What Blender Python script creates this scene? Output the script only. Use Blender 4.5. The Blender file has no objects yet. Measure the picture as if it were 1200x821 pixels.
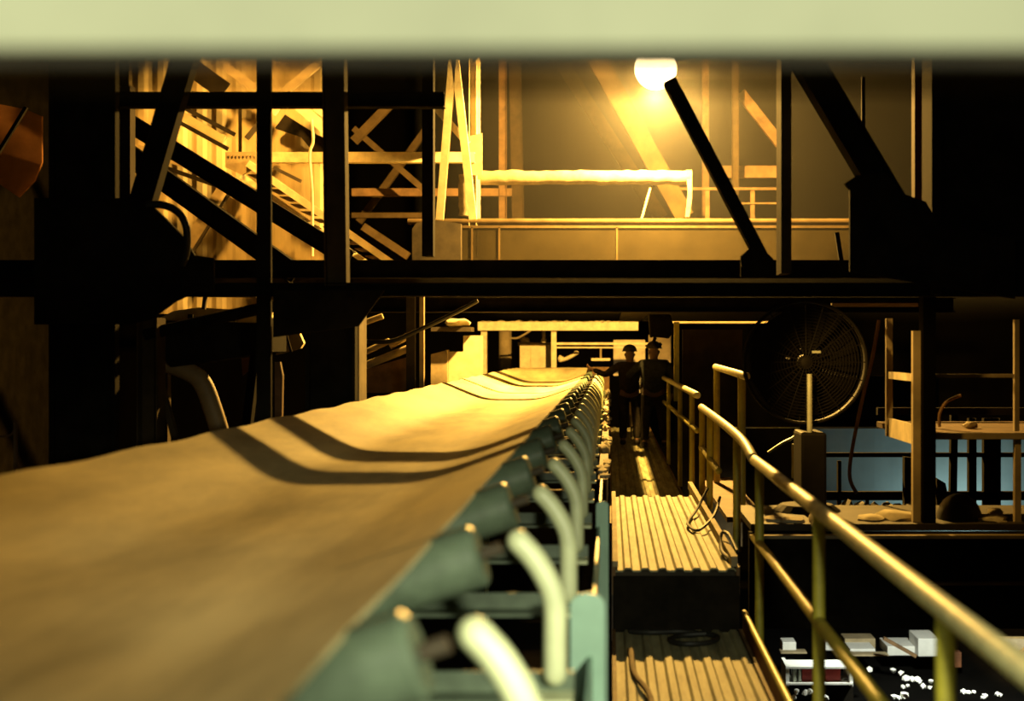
import bpy, bmesh, math, random
from mathutils import Vector, Matrix
random.seed(7)
PI = math.pi
COL = bpy.context.scene.collection
SC = bpy.context.scene
# ---------------------------------------------------------------- camera frame
F = 1667.0            # focal length in pixels of the 1200 px wide frame (50 mm on 36 mm)
VX, VY = 715.0, 407.0 # where the conveyor and the walkway run to
Z0 = 6.0              # eye height over the ground floor of the hall
def q(x, y, D):
    """world point seen at frame pixel (x, y) at distance D down the hall"""
    return Vector(((x - VX) / F * D, D, Z0 + (VY - y) / F * D))
def px(n, D): return n * D / F
def R(x, d, z): return Vector((x, d, Z0 + z))   # z relative to eye height

# ---------------------------------------------------------------- materials
MATS = {}
def mat(name, col, rough=0.6, metal=0.0, var=0.25, scale=6.0, spec=0.5, col2=None, bump=0.0, stretch=None, detail=4.0):
    if name in MATS: return MATS[name]
    m = bpy.data.materials.new(name); m.use_nodes = True
    nt = m.node_tree; n = nt.nodes; l = nt.links
    b = n['Principled BSDF']
    b.inputs['Roughness'].default_value = rough
    b.inputs['Metallic'].default_value = metal
    b.inputs['Specular IOR Level'].default_value = spec
    tc = n.new('ShaderNodeTexCoord'); mp = n.new('ShaderNodeMapping')
    if stretch: mp.inputs['Scale'].default_value = stretch
    l.new(tc.outputs['Object'], mp.inputs['Vector'])
    nz = n.new('ShaderNodeTexNoise'); nz.inputs['Scale'].default_value = scale
    nz.inputs['Detail'].default_value = detail; nz.inputs['Roughness'].default_value = 0.62
    l.new(mp.outputs['Vector'], nz.inputs['Vector'])
    cr = n.new('ShaderNodeValToRGB')
    c2 = col2 if col2 else tuple(max(0, c * (1 - var)) for c in col)
    cr.color_ramp.elements[0].position = 0.34; cr.color_ramp.elements[1].position = 0.66
    cr.color_ramp.elements[0].color = (*c2, 1)
    cr.color_ramp.elements[1].color = (*(min(1, c * (1 + var * 0.3)) for c in col), 1)
    l.new(nz.outputs['Fac'], cr.inputs['Fac']); l.new(cr.outputs['Color'], b.inputs['Base Color'])
    if bump:
        bp = n.new('ShaderNodeBump'); bp.inputs['Strength'].default_value = bump; bp.inputs['Distance'].default_value = 0.01
        l.new(nz.outputs['Fac'], bp.inputs['Height']); l.new(bp.outputs['Normal'], b.inputs['Normal'])
    MATS[name] = m
    return m
def emit(name, col, s):
    m = bpy.data.materials.new(name); m.use_nodes = True
    nt = m.node_tree; nt.nodes.remove(nt.nodes['Principled BSDF'])
    e = nt.nodes.new('ShaderNodeEmission'); e.inputs['Color'].default_value = (*col, 1); e.inputs['Strength'].default_value = s
    nt.links.new(e.outputs[0], nt.nodes['Material Output'].inputs['Surface'])
    MATS[name] = m
    return m
BLACK = mat('blackened_steel', (0.016, 0.013, 0.009), 0.9, 0.0, 0.5, 5, 0.06)
DBROWN = mat('deep_brown_steel', (0.075, 0.05, 0.022), 0.85, 0, 0.4, 3, 0.1)
DARK = mat('sooty_steel', (0.045, 0.034, 0.020), 0.7, 0.0, 0.5, 4, 0.3)
BROWN = mat('rusty_brown_steel', (0.20, 0.115, 0.05), 0.75, 0, 0.5, 3, 0.3)
DUSTY = mat('dusty_ochre_steel', (0.38, 0.30, 0.17), 0.8, 0, 0.35, 3, 0.3)
PALE = mat('pale_dusty_paint', (0.55, 0.47, 0.30), 0.75, 0, 0.22, 5, 0.3, bump=0.15)
SHEET = mat('old_pale_wall_sheet', (0.60, 0.49, 0.28), 0.8, 0, 0.45, 1.2, 0.3, stretch=(1, 1, 0.35))
LAGG = mat('rough_lagging', (0.55, 0.48, 0.32), 0.85, 0, 0.25, 7, 0.2, bump=0.6)
BELT = mat('dusty_tan_belt', (0.70, 0.60, 0.32), 0.55, 0, 0.5, 1.6, 0.45, stretch=(1.6, 0.35, 1.0), detail=6)
CREAM = mat('pale_green_cream_paint', (0.60, 0.60, 0.40), 0.45, 0, 0.12, 5, 0.4)
IDLER = mat('pale_green_paint', (0.60, 0.64, 0.38), 0.42, 0, 0.18, 8, 0.5)
ROLL = mat('dark_green_roller', (0.10, 0.135, 0.09), 0.46, 0, 0.35, 9, 0.4)
TEAL = mat('teal_green_paint', (0.28, 0.45, 0.35), 0.5, 0, 0.2, 4, 0.4)
RAILY = mat('yellow_green_rail_paint', (0.50, 0.43, 0.045), 0.5, 0, 0.25, 9, 0.6)
OLIVE = mat('olive_dusty_corrugated', (0.36, 0.345, 0.20), 0.7, 0, 0.5, 2.2, 0.3, stretch=(5, 0.6, 1))
RUST = mat('red_brown_primer', (0.22, 0.085, 0.035), 0.7, 0, 0.4, 5, 0.3)
HOSE = mat('black_rubber_hose', (0.016, 0.016, 0.014), 0.5, 0, 0.2, 8, 0.4)
FANM = mat('fan_black_enamel', (0.008, 0.0065, 0.0045), 0.7, 0, 0.3, 8, 0.15)
ROOFM = mat('dim_roof_sheet', (0.05, 0.04, 0.025), 0.9, 0, 0.4, 2, 0.1)
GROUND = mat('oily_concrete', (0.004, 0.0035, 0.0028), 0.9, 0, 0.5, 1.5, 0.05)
COVERALL = mat('dark_coverall_cloth', (0.028, 0.024, 0.018), 0.9, 0, 0.4, 20, 0.1)
JACKET = mat('slate_blue_jacket_cloth', (0.040, 0.044, 0.045), 0.9, 0, 0.4, 20, 0.1)
SKIN = mat('skin', (0.16, 0.09, 0.05), 0.6, 0, 0.1, 10, 0.3)
HAIR = mat('dark_hair', (0.015, 0.011, 0.008), 0.6, 0, 0.2, 30, 0.3)
BLUEW = mat('pale_blue_sheet', (0.50, 0.62, 0.62), 0.7, 0, 0.15, 1.5, 0.3)
CREAMD = mat('bright_dusty_board', (.80, .68, .42), .6)
WHITE = mat('white_enamel', (0.80, 0.80, 0.74), 0.5, 0, 0.1, 6, 0.4)
REDP = mat('dark_red_paint', (0.32, 0.03, 0.02), 0.5, 0, 0.2, 6, 0.4)
ORANGEW = mat('orange_brown_sheet', (0.50, 0.22, 0.08), 0.8, 0, 0.3, 2, 0.2)
GALV = mat('galvanised_pole', (0.55, 0.58, 0.48), 0.45, 0.3, 0.2, 10, 0.5)

# ---------------------------------------------------------------- object helpers
def tag(o, label, cat, group=None, kind=None):
    o['label'] = label; o['category'] = cat
    if group: o['group'] = group
    if kind: o['kind'] = kind
    return o
def thing(name, label, cat, loc, group=None):
    e = bpy.data.objects.new(name, None); COL.objects.link(e); e.location = loc
    e.empty_display_size = 0.2
    return tag(e, label, cat, group)
def mesh(name, bm, m, parent=None, smooth=False, origin=None):
    """link bm (in world coordinates) as one mesh object, its origin at its parent's base"""
    me = bpy.data.meshes.new(name)
    if parent is not None:
        top = Vector((0, 0, 0)); p = parent
        while p is not None: top += p.location; p = p.parent
        off = top
    else:
        if origin is None:
            xs = [v.co for v in bm.verts]
            origin = Vector((sum(v.x for v in xs) / len(xs), sum(v.y for v in xs) / len(xs), min(v.z for v in xs)))
        off = Vector(origin)
    for v in bm.verts: v.co -= off
    bmesh.ops.recalc_face_normals(bm, faces=bm.faces)
    bm.to_mesh(me); bm.free()
    if smooth:
        for p in me.polygons: p.use_smooth = True
        try: me.set_sharp_from_angle(angle=math.radians(38))
        except Exception: pass
    me.materials.append(m)
    o = bpy.data.objects.new(name, me); COL.objects.link(o)
    if parent is not None: o.parent = parent
    else: o.location = off
    return o
def part(name, bm, m, parent, smooth=False, label=None):
    o = mesh(name, bm, m, parent, smooth)
    if label: o['label'] = label
    return o
def single(name, bm, m, label, cat, group=None, kind=None, smooth=False):
    return tag(mesh(name, bm, m, None, smooth), label, cat, group, kind)
def struct(name, bm, m, label, cat):
    return tag(mesh(name, bm, m), label, cat, None, 'structure')
def NB(): return bmesh.new()

def sweep(bm, prof, a, b, vaxis=(0, 1, 0)):
    a, b = Vector(a), Vector(b); d = (b - a).normalized()
    v = Vector(vaxis); v = v - d * v.dot(d)
    if v.length < 1e-4: v = Vector((0, 0, 1)) - d * d.z
    v.normalize(); u = d.cross(v).normalized()
    A = [bm.verts.new(a + u * p[0] + v * p[1]) for p in prof]
    B = [bm.verts.new(b + u * p[0] + v * p[1]) for p in prof]
    n = len(prof)
    for i in range(n): bm.faces.new((A[i], A[(i + 1) % n], B[(i + 1) % n], B[i]))
    bm.faces.new(A[::-1]); bm.faces.new(B)
def p_rect(w, h): return [(-w/2, -h/2), (w/2, -h/2), (w/2, h/2), (-w/2, h/2)]
def p_I(h, b, tf=None, tw=None):   # h along u, flanges along v
    tf = tf or max(0.008, h * 0.07); tw = tw or max(0.008, b * 0.08)
    H, B, t = h/2, b/2, tw/2
    return [(-H, -B), (-H+tf, -B), (-H+tf, -t), (H-tf, -t), (H-tf, -B), (H, -B), (H, B), (H-tf, B), (H-tf, t), (-H+tf, t), (-H+tf, B), (-H, B)]
def p_C(h, b, t=None):             # web at v=-b/2
    t = t or max(0.006, h * 0.07); H, B = h/2, b/2
    return [(-H, -B), (H, -B), (H, B), (H-t, B), (H-t, -B+t), (-H+t, -B+t), (-H+t, B), (-H, B)]
def p_L(w, h, t=0.012):
    return [(-w/2, -h/2), (w/2, -h/2), (w/2, -h/2+t), (-w/2+t, -h/2+t), (-w/2+t, h/2), (-w/2, h/2)]
def p_round(r, n=14): return [(r*math.cos(2*PI*i/n), r*math.sin(2*PI*i/n)) for i in range(n)]
PROF = {'rect': p_rect, 'I': p_I, 'C': p_C, 'L': p_L}
def member(bm, p1, p2, D, wpx, t, kind='I', D2=None):
    """steel section between two frame points, its face towards the camera at depth D (D2 at the second end)"""
    D2 = D if D2 is None else D2
    a, b = q(*p1, D), q(*p2, D2); a.y += t/2; b.y += t/2
    w = px(wpx, (D + D2) / 2)
    sweep(bm, p_round(w/2) if kind == 'round' else PROF[kind](w, t), a, b)
def box(bm, lo, hi):
    lo, hi = Vector(lo), Vector(hi)
    c = (lo + hi) / 2; s = hi - lo
    r = bmesh.ops.create_cube(bm, size=1.0, matrix=Matrix.Translation(c) @ Matrix.Diagonal((s.x, s.y, s.z, 1)))
    return r
def bevel(bm, w, seg=2):
    bmesh.ops.bevel(bm, geom=list(bm.edges), offset=w, segments=seg, affect='EDGES', profile=0.5)
def pbox(bm, x0, y0, x1, y1, D, t):
    a, b = q(x0, y1, D), q(x1, y0, D)
    box(bm, (a.x, D, a.z), (b.x, D + t, b.z))
def plate(bm, pts, D, t):
    """polygon outline in frame points, at depth D, thickness t"""
    A = [bm.verts.new(q(x, y, D)) for x, y in pts]
    B = [bm.verts.new(v.co + Vector((0, t, 0))) for v in A]
    n = len(A)
    bm.faces.new(A); bm.faces.new(B[::-1])
    for i in range(n): bm.faces.new((A[(i+1) % n], A[i], B[i], B[(i+1) % n]))
def tube(bm, pts, r, n=10, closed=False, cap=True):
    pts = [Vector(p) for p in pts]; rs = r if isinstance(r, (list, tuple)) else [r] * len(pts)
    rings = []; N = len(pts); prev = None
    for i, p in enumerate(pts):
        if closed: d = pts[(i+1) % N] - pts[i-1]
        else: d = pts[min(i+1, N-1)] - pts[max(i-1, 0)]
        d.normalize()
        if prev is None:
            h = Vector((0, 0, 1)) if abs(d.z) < 0.9 else Vector((1, 0, 0))
        else: h = prev
        u = (h - d * h.dot(d)).normalized(); prev = u; v = d.cross(u)
        rings.append([bm.verts.new(p + u * rs[i] * math.cos(2*PI*k/n) + v * rs[i] * math.sin(2*PI*k/n)) for k in range(n)])
    for i in range(N if closed else N - 1):
        a, b = rings[i], rings[(i+1) % N]
        for k in range(n): bm.faces.new((a[k], a[(k+1) % n], b[(k+1) % n], b[k]))
    if not closed and cap:
        bm.faces.new(rings[0][::-1]); bm.faces.new(rings[-1])
def capsule(bm, pts, r, n=12):
    """tube with rounded ends"""
    pts = [Vector(p) for p in pts]
    d0 = (pts[0] - pts[1]).normalized(); d1 = (pts[-1] - pts[-2]).normalized()
    P, S = [], []
    for k in range(4):
        a = PI/2 * k / 4
        P.append(pts[0] + d0 * r * math.cos(a)); S.append(max(r * 0.12, r * math.sin(a)))
    P += pts; S += [r] * len(pts)
    for k in range(3, -1, -1):
        a = PI/2 * k / 4
        P.append(pts[-1] + d1 * r * math.cos(a)); S.append(max(r * 0.12, r * math.sin(a)))
    tube(bm, P, S, n)
def smooth_path(pts, k=6):
    pts = [Vector(p) for p in pts]; out = []
    for i in range(len(pts) - 1):
        p0, p1, p2, p3 = pts[max(i-1, 0)], pts[i], pts[i+1], pts[min(i+2, len(pts)-1)]
        for j in range(k):
            t = j / k
            out.append(0.5 * ((2*p1) + (p2-p0)*t + (2*p0-5*p1+4*p2-p3)*t*t + (3*p1-p0-3*p2+p3)*t**3))
    out.append(pts[-1]); return out
def lump(bm, c, s, seed=0, sub=2):
    rnd = random.Random(seed)
    r = bmesh.ops.create_icosphere(bm, subdivisions=sub, radius=1.0)
    for v in r['verts']:
        k = 1 + rnd.uniform(-0.22, 0.22)
        v.co = Vector((v.co.x * s[0] * k, v.co.y * s[1] * k, v.co.z * s[2] * k)) + Vector(c)
def ORD(i): return ['first', 'second', 'third', 'fourth', 'fifth', 'sixth', 'seventh', 'eighth', 'ninth', 'tenth', 'eleventh', 'twelfth', 'thirteenth', 'fourteenth', 'fifteenth', 'sixteenth', 'seventeenth', 'eighteenth', 'nineteenth', 'twentieth', 'twenty-first', 'twenty-second', 'twenty-third', 'twenty-fourth'][i]
def copy_tree(o, parent=None):
    c = o.copy(); COL.objects.link(c)
    if parent is not None: c.parent = parent
    for ch in list(o.children): copy_tree(ch, c)
    return c

# ================================================================ SETTING
bm = NB(); box(bm, (-16, -4, -0.3), (16, 44, 0)); struct('floor', bm, GROUND, 'dark oily concrete ground floor of the hall far below the walkway', 'floor')
bm = NB(); box(bm, (-16, -4, 18), (16, 44, 18.2)); struct('ceiling', bm, ROOFM, 'dark sheeted roof high over the conveyor hall', 'ceiling')
def corrugated(bm, p0, p1, z0, z1, pitch=0.25, amp=0.03):
    p0, p1 = Vector(p0), Vector(p1); d = p1 - p0; L = d.length; d.normalize(); nrm = Vector((d.y, -d.x, 0))
    n = max(2, int(L / pitch)); pr = []
    for i in range(n):
        for s, a in ((0, 0), (0.3, 0), (0.5, 1), (0.8, 1)):
            pr.append((( i + s) / n * L, a * amp))
    pr.append((L, 0))
    A = [bm.verts.new((*(p0 + d * s + nrm * a).xy, z0)) for s, a in pr]
    B = [bm.verts.new((*(p0 + d * s + nrm * a).xy, z1)) for s, a in pr]
    A2 = [bm.verts.new((*(p0 + d * s + nrm * (a - 0.02)).xy, z0)) for s, a in pr]
    B2 = [bm.verts.new((*(p0 + d * s + nrm * (a - 0.02)).xy, z1)) for s, a in pr]
    for i in range(len(pr) - 1):
        bm.faces.new((A[i], A[i+1], B[i+1], B[i])); bm.faces.new((A2[i+1], A2[i], B2[i], B2[i+1]))
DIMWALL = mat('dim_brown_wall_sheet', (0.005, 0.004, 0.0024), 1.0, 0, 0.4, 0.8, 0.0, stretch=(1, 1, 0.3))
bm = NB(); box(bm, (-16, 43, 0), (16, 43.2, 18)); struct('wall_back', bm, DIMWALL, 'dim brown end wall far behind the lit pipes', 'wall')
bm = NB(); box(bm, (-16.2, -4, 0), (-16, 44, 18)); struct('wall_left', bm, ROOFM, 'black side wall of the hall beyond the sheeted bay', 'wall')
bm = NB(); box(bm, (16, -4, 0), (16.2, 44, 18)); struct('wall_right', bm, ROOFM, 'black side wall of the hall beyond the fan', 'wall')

# ---------------------------------------------------------------- haze round the lamp
hz = bpy.data.materials.new('amber_haze'); hz.use_nodes = True
_n = hz.node_tree; _n.nodes.remove(_n.nodes['Principled BSDF'])
vs = _n.nodes.new('ShaderNodeVolumeScatter'); vs.inputs['Color'].default_value = (0.95, 0.95, 0.92, 1)
vs.inputs['Density'].default_value = 0.0036; vs.inputs['Anisotropy'].default_value = 0.55
_n.links.new(vs.outputs[0], _n.nodes['Material Output'].inputs['Volume'])
bm = NB(); box(bm, (-2.4, 17.4, Z0 + .62), (9, 36, 16)); hazo = single('haze', bm, hz, 'dusty amber haze hanging round the burning lamp', 'haze', kind='stuff')

# ================================================================ NEAR BEAM ACROSS THE TOP
t = thing('overhead_beam', 'pale yellow-green painted beam crossing the whole top, out of focus', 'beam', R(0, 1.25, 0.25))
zb = 0.252
bm = NB(); box(bm, (-3, 1.20, Z0 + zb), (3, 1.225, Z0 + zb + 0.22)); bevel(bm, 0.003); part('web', bm, CREAM, t)
bm = NB(); box(bm, (-3, 1.202, Z0 + zb - 0.012), (3, 1.222, Z0 + zb - 0.001)); part('bottom_edge', bm, DARK, t, label='dark bottom edge')
bm = NB(); sweep(bm, p_round(0.0042, 10), R(-3, 1.36, (407-104)/F*1.36), R(3, 1.36, (407-104)/F*1.36)); single('conduit', bm, BLACK, 'thin dark conduit running just below the pale out-of-focus beam', 'conduit', smooth=True)

for yy_, nm_ in ((68, 'topmost'), (79, 'middle'), (90, 'lowest')):  # thin strands added to dim the view just under the beam
    bm = NB(); sweep(bm, p_round(.0025, 8), R(-3, 1.30, (407-yy_)/F*1.30), R(3, 1.30, (407-yy_)/F*1.30))
    single('thin_strand', bm, BLACK, '%s of three thin strands added to dim the band under the pale out-of-focus beam' % nm_, 'cable', 'added dimming strands under the pale beam', smooth=True)
# ================================================================ CONVEYOR
BX0, BXL, BXR, BX1 = -1.90, -1.42, -0.80, -0.435
def belt_profile(flat=0.0):
    pts = []
    zc = -0.585
    for x in [BX0, -1.78, -1.66, -1.54, -1.47, -1.42, -1.36, -1.28, -1.11, -0.94, -0.86, -0.80, -0.75, -0.66, -0.56, BX1]:
        if x < BXL: z = zc + (BXL - x) * 0.385
        elif x > BXR: z = zc + (x - BXR) * 0.336
        else: z = zc
        # rounded idler junctions
        for xj in (BXL, BXR):
            dd = abs(x - xj)
            if dd < 0.09: z += 0.012 * (1 - dd / 0.09)
        zf = -0.405
        pts.append((x, z * (1 - flat) + zf * flat))
    return pts
bm = NB(); rows = []; yy = 0.3; ys = []
while yy < 28.61: ys.append(yy); yy += 0.18
def belt_row(y, flat, drop=0.0):
    rnd = 0.004
    top, bot = [], []
    for i, (x, z) in enumerate(belt_profile(flat)):
        wob = rnd * math.sin(y * 1.7 + x * 3) + 0.004 * math.sin(y * 5.4 + x * 2)
        sag = -0.006 * (0.5 - 0.5 * math.cos(2 * PI * (y - 2.3) / 1.15))
        top.append(Vector((x, y, Z0 + z + wob * 0.6 + sag - drop))); bot.append(Vector((x, y, Z0 + z + wob * 0.6 + sag - drop - 0.014)))
    return top, bot
for y in ys:
    fl = 0.0 if y < 25.2 else min(1.0, (y - 25.2) / 2.2); fl = fl * fl * (3 - 2 * fl)
    tp, bt = belt_row(y, fl)
    rows.append(([bm.verts.new(v) for v in tp], [bm.verts.new(v) for v in bt]))
for k in range(1, 9):      # over the head pulley
    a = k / 8 * PI * 0.8; rr = 0.30
    tp, bt = belt_row(28.6, 1.0)
    tp = [Vector((v.x, 28.6 + rr * math.sin(a), Z0 - 0.405 - rr + rr * math.cos(a))) for v in tp]
    bt = [Vector((v.x, 28.6 + (rr - .014) * math.sin(a), Z0 - 0.405 - rr + (rr - .014) * math.cos(a))) for v in bt]
    rows.append(([bm.verts.new(v) for v in tp], [bm.verts.new(v) for v in bt]))
for (t0, b0), (t1, b1) in zip(rows, rows[1:]):
    for i in range(len(t0) - 1):
        bm.faces.new((t0[i], t0[i+1], t1[i+1], t1[i])); bm.faces.new((b0[i+1], b0[i], b1[i], b1[i+1]))
    bm.faces.new((t0[-1], b0[-1], b1[-1], t1[-1])); bm.faces.new((b0[0], t0[0], t1[0], b1[0]))
for tt, bb in (rows[0], rows[-1]):
    for i in range(len(tt) - 1): bm.faces.new((tt[i], bb[i], bb[i+1], tt[i+1]))
single('conveyor_belt', bm, BELT, 'wide troughed tan conveyor belt running away from the camera', 'conveyor belt', smooth=True)
t = thing('head_pulley', 'drum under the far turned-over end of the tan belt', 'pulley', R(-1.18, 28.6, -0.99))
bm = NB(); sweep(bm, p_round(0.28, 28), R(-1.95, 28.6, -0.705), R(-0.42, 28.6, -0.705)); part('drum', bm, DARK, t, True)
bm = NB(); sweep(bm, p_round(0.05, 12), R(-2.2, 28.6, -0.705), R(-0.15, 28.6, -0.705)); part('shaft', bm, BROWN, t, True)
for xx in (-2.15, -0.2):
    bm = NB(); box(bm, (xx-.07, 28.48, Z0-.86), (xx+.07, 28.72, Z0-.62)); bevel(bm, .015); part('bearing_block', bm, BROWN, t)

# idlers ------------------------------------------------------------
def make_idler(D, label):
    t = thing('troughing_idler', label, 'idler', R(-1.11, D, -0.86), 'troughing idlers under the belt')
    bm = NB(); sweep(bm, p_L(0.11, 0.06, 0.01), R(-2.10, D, -0.835), R(-0.09, D, -0.835), (0, 0, 1)); part('cross_bar', bm, ROLL, t)
    def roller(a, b, r=0.078):
        bm = NB(); a, b = Vector(a), Vector(b); d = (b - a).normalized()
        tube(bm, [a, a + d*.012, b - d*.012, b], [r-.012, r, r, r-.012], 26); o = part('roller', bm, ROLL, t, True)
        bm = NB(); tube(bm, [a - d*.05, b + d*.05], .016, 10); part('axle', bm, DARK, o, True)
    roller(R(-1.38, D, -.683), R(-.84, D, -.683))
    roller(R(-.83, D+.0, -.680), R(-.315, D, -.507))
    roller(R(-1.39, D, -.680), R(-1.955, D, -.470))
    for s, xt, xe in ((1, -.225, -.135), (-1, -2.0, -2.085)):
        bm = NB()
        capsule(bm, smooth_path([R(xt, D, -.475), R(xt + (xe-xt)*.45, D, -.52), R(xe - s*.012, D, -.585), R(xe, D, -.64), R(xe, D, -.72), R(xe, D, -.80)], 4), .029)
        part('bracket_arm', bm, IDLER, t, True)
        bm = NB(); box(bm, (xe-.04, D-.06, Z0-.868), (xe+.045, D+.06, Z0-.853)); bevel(bm, .003)
        part('foot', bm, IDLER, t)
    for xm in (-.835, -1.385):
        bm = NB(); box(bm, (xm-.006, D-.02, Z0-.81), (xm+.006, D+.02, Z0-.66)); part('inner_bracket', bm, IDLER, t)
    return t
IDL0, IDLS, NIDL = 2.36, 1.13, 22
id0 = make_idler(IDL0, 'first pale green idler, its bracket glaring white beside the front belt edge')
for i in range(1, NIDL):
    c = copy_tree(id0); c.location = R(-1.11, IDL0 + i * IDLS, -0.86)
    c['label'] = '%s pale green idler along the belt, counting from the glaring white one' % ORD(i)

# stringers ---------------------------------------------------------
def stringer(x0, x1, ya, yb, zt, h, m, label, legs, name='conveyor_stringer'):
    t = thing(name, label, 'stringer', R((x0+x1)/2, (ya+yb)/2, zt-h))
    bm = NB(); s = 1
    t_ = .008
    # channel: web facing the walkway, flanges towards the belt
    pr = [(x1, zt), (x0, zt), (x0, zt-t_), (x1-t_, zt-t_), (x1-t_, zt-h+t_), (x0, zt-h+t_), (x0, zt-h), (x1, zt-h)]
    A = [bm.verts.new(R(x, ya, z)) for x, z in pr]; B = [bm.verts.new(R(x, yb, z)) for x, z in pr]
    for i in range(8): bm.faces.new((A[i], A[(i+1) % 8], B[(i+1) % 8], B[i]))
    bm.faces.new(A[::-1]); bm.faces.new(B)
    part('channel', bm, m, t)
    for y, zf in legs:
        bm = NB(); box(bm, (min(x0,x1)+.012, y-.05, Z0+zf), (max(x0,x1)-.012, y+.05, Z0+zt-h)); part('leg', bm, m, t)
        bm = NB(); box(bm, (min(x0,x1)-.03, y-.08, Z0+zf), (max(x0,x1)-.002, y+.08, Z0+zf+.012)); part('foot_plate', bm, m, t)
    return t
def edge_plate(ya, yb, zt, h, label, plates):
    """slim side plate on edge, with broad support plates that face down the walkway"""
    t = thing('conveyor_stringer', label, 'stringer', R(-.05, (ya+yb)/2, zt-h))
    bm = NB(); box(bm, (-.062, ya, Z0+zt-h), (-.050, yb, Z0+zt)); part('side_plate', bm, TEAL, t)
    for y, xa, xb, za, zf in plates:
        bm = NB(); w = xb - xa; n = 8
        pr = [(xa, zf), (xb, zf), (xb, za - w*.35)] + [(xa + w*.5 + w*.5*math.cos(a), za - w*.35 + w*.35*math.sin(a)) for a in [PI*k/n for k in range(1, n)]] + [(xa, za - w*.35)]
        A = [bm.verts.new(R(x, y, z)) for x, z in pr]; B = [bm.verts.new(R(x, y+.012, z)) for x, z in pr]
        bm.faces.new(A); bm.faces.new(B[::-1])
        for k in range(len(pr)): bm.faces.new((A[k], A[(k+1) % len(pr)], B[(k+1) % len(pr)], B[k]))
        part('support_plate', bm, TEAL, t)
        bm = NB(); box(bm, (xa, y-.05, Z0+zf-.012), (xb, y+.1, Z0+zf)); part('foot_plate', bm, TEAL, t)
    return t
edge_plate(.4, 5.6, -.868, .15, 'pale teal side plate and support below the front idler brackets', [(4.0, -.112, -.015, -.69, -1.755)])
edge_plate(5.62, 9.4, -.868, .15, 'darker teal side plate and support beside the dark step', [(6.9, -.068, -.008, -.745, -1.755)])
stringer(-.080, -.016, 9.42, 28.9, -.870, .15, BROWN, 'long dusty brown side channel alongside the raised deck and shaded walkway', [(11, -1.375), (16, -1.645), (21, -1.645), (27, -1.645)])
stringer(-2.03, -2.12, .4, 28.9, -.870, .16, TEAL, 'side channel on the side of the belt away from the walkway', [(6, -6), (14, -6), (24, -6)])
# dust spilt along the far channel
bm = NB(); rnd = random.Random(3)
for i in range(90):
    y = 9.6 + 18 * (i / 90) + rnd.uniform(-.1, .1)
    if math.sin(y * 2.1) < -0.55: continue
    lump(bm, R(-.05 + rnd.uniform(-.02, .035), y, -.865 + rnd.uniform(0, .012) + (.05 if y > 16 else 0) * rnd.random()), (rnd.uniform(.025, .05), rnd.uniform(.06, .16), rnd.uniform(.02, .055)), i, 1)
single('spillage', bm, LAGG, 'lumpy pale dust spilt along the channel between belt and walkway', 'spillage', kind='stuff', smooth=True)

# ================================================================ WALKWAY
def deck(name, x0, x1, y0, y1, z, m, label, pitch=.112, ridge=.016):
    t = thing(name, label, 'walkway deck', R((x0+x1)/2, (y0+y1)/2, z - .03))
    bm = NB(); pr = []; n = int(round((x1-x0) / pitch)); p = (x1-x0)/n
    for i in range(n):
        a = x0 + i*p
        pr += [(a, 0), (a + p*.42, 0), (a + p*.55, ridge), (a + p*.87, ridge)]
    pr.append((x1, 0))
    seg = 2
    A = [bm.verts.new(R(x, y0, z - ridge + h)) for x, h in pr]; B = [bm.verts.new(R(x, y1, z - ridge + h)) for x, h in pr]
    A2 = [bm.verts.new(R(x, y0, z - ridge + h - .012)) for x, h in pr]; B2 = [bm.verts.new(R(x, y1, z - ridge + h - .012)) for x, h in pr]
    for i in range(len(pr)-1):
        bm.faces.new((A[i], A[i+1], B[i+1], B[i])); bm.faces.new((A2[i+1], A2[i], B2[i], B2[i+1]))
        bm.faces.new((A[i+1], A[i], A2[i], A2[i+1])); bm.faces.new((B[i], B[i+1], B2[i+1], B2[i]))
    part('corrugated_sheet', bm, m, t)
    for yj in [y0 + .1 + k * (y1 - y0 - .2) / 3 for k in range(4)]:
        bm = NB(); box(bm, (x0, yj-.03, Z0+z-ridge-.11), (x1, yj+.03, Z0+z-ridge-.014)); part('joist', bm, DARK, t)
    for yl in (y0 + .35, y1 - .35):
        for xl in (x0 + .05, x1 - .05):
            bm = NB(); box(bm, (xl-.04, yl-.04, 0), (xl+.04, yl+.04, Z0+z-ridge-.112)); part('leg', bm, DARK, t)
    for xs in (x0 - .012, x1 + .012):
        bm = NB(); box(bm, (xs-.011, y0, Z0+z-.17), (xs+.011, y1, Z0+z+.004)); part('edge_angle', bm, BROWN, t)
    return t
deck('walkway_deck', .035, .80, 3.0, 8.88, -1.76, OLIVE, 'lower corrugated walkway deck in front, below the dark step')
t = deck('walkway_deck', .035, .79, 8.92, 13.3, -1.38, OLIVE, 'raised sunlit-looking corrugated deck between the step and the shaded walkway')
t['label'] = 'raised bright corrugated walkway deck above the dark step'
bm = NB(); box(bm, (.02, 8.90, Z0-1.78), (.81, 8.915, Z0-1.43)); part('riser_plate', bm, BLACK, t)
bm = NB(); box(bm, (.015, 8.93, Z0-1.376), (.05, 13.28, Z0-1.34)); part('kerb', bm, DUSTY, t)
bm = NB(); box(bm, (.76, 8.93, Z0-1.376), (.80, 13.9, Z0-1.31)); part('kerb', bm, DUSTY, t)
deck('walkway_deck', .02, .80, 13.34, 29.5, -1.65, OLIVE, 'long shaded walkway deck on which two people stand')
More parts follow.
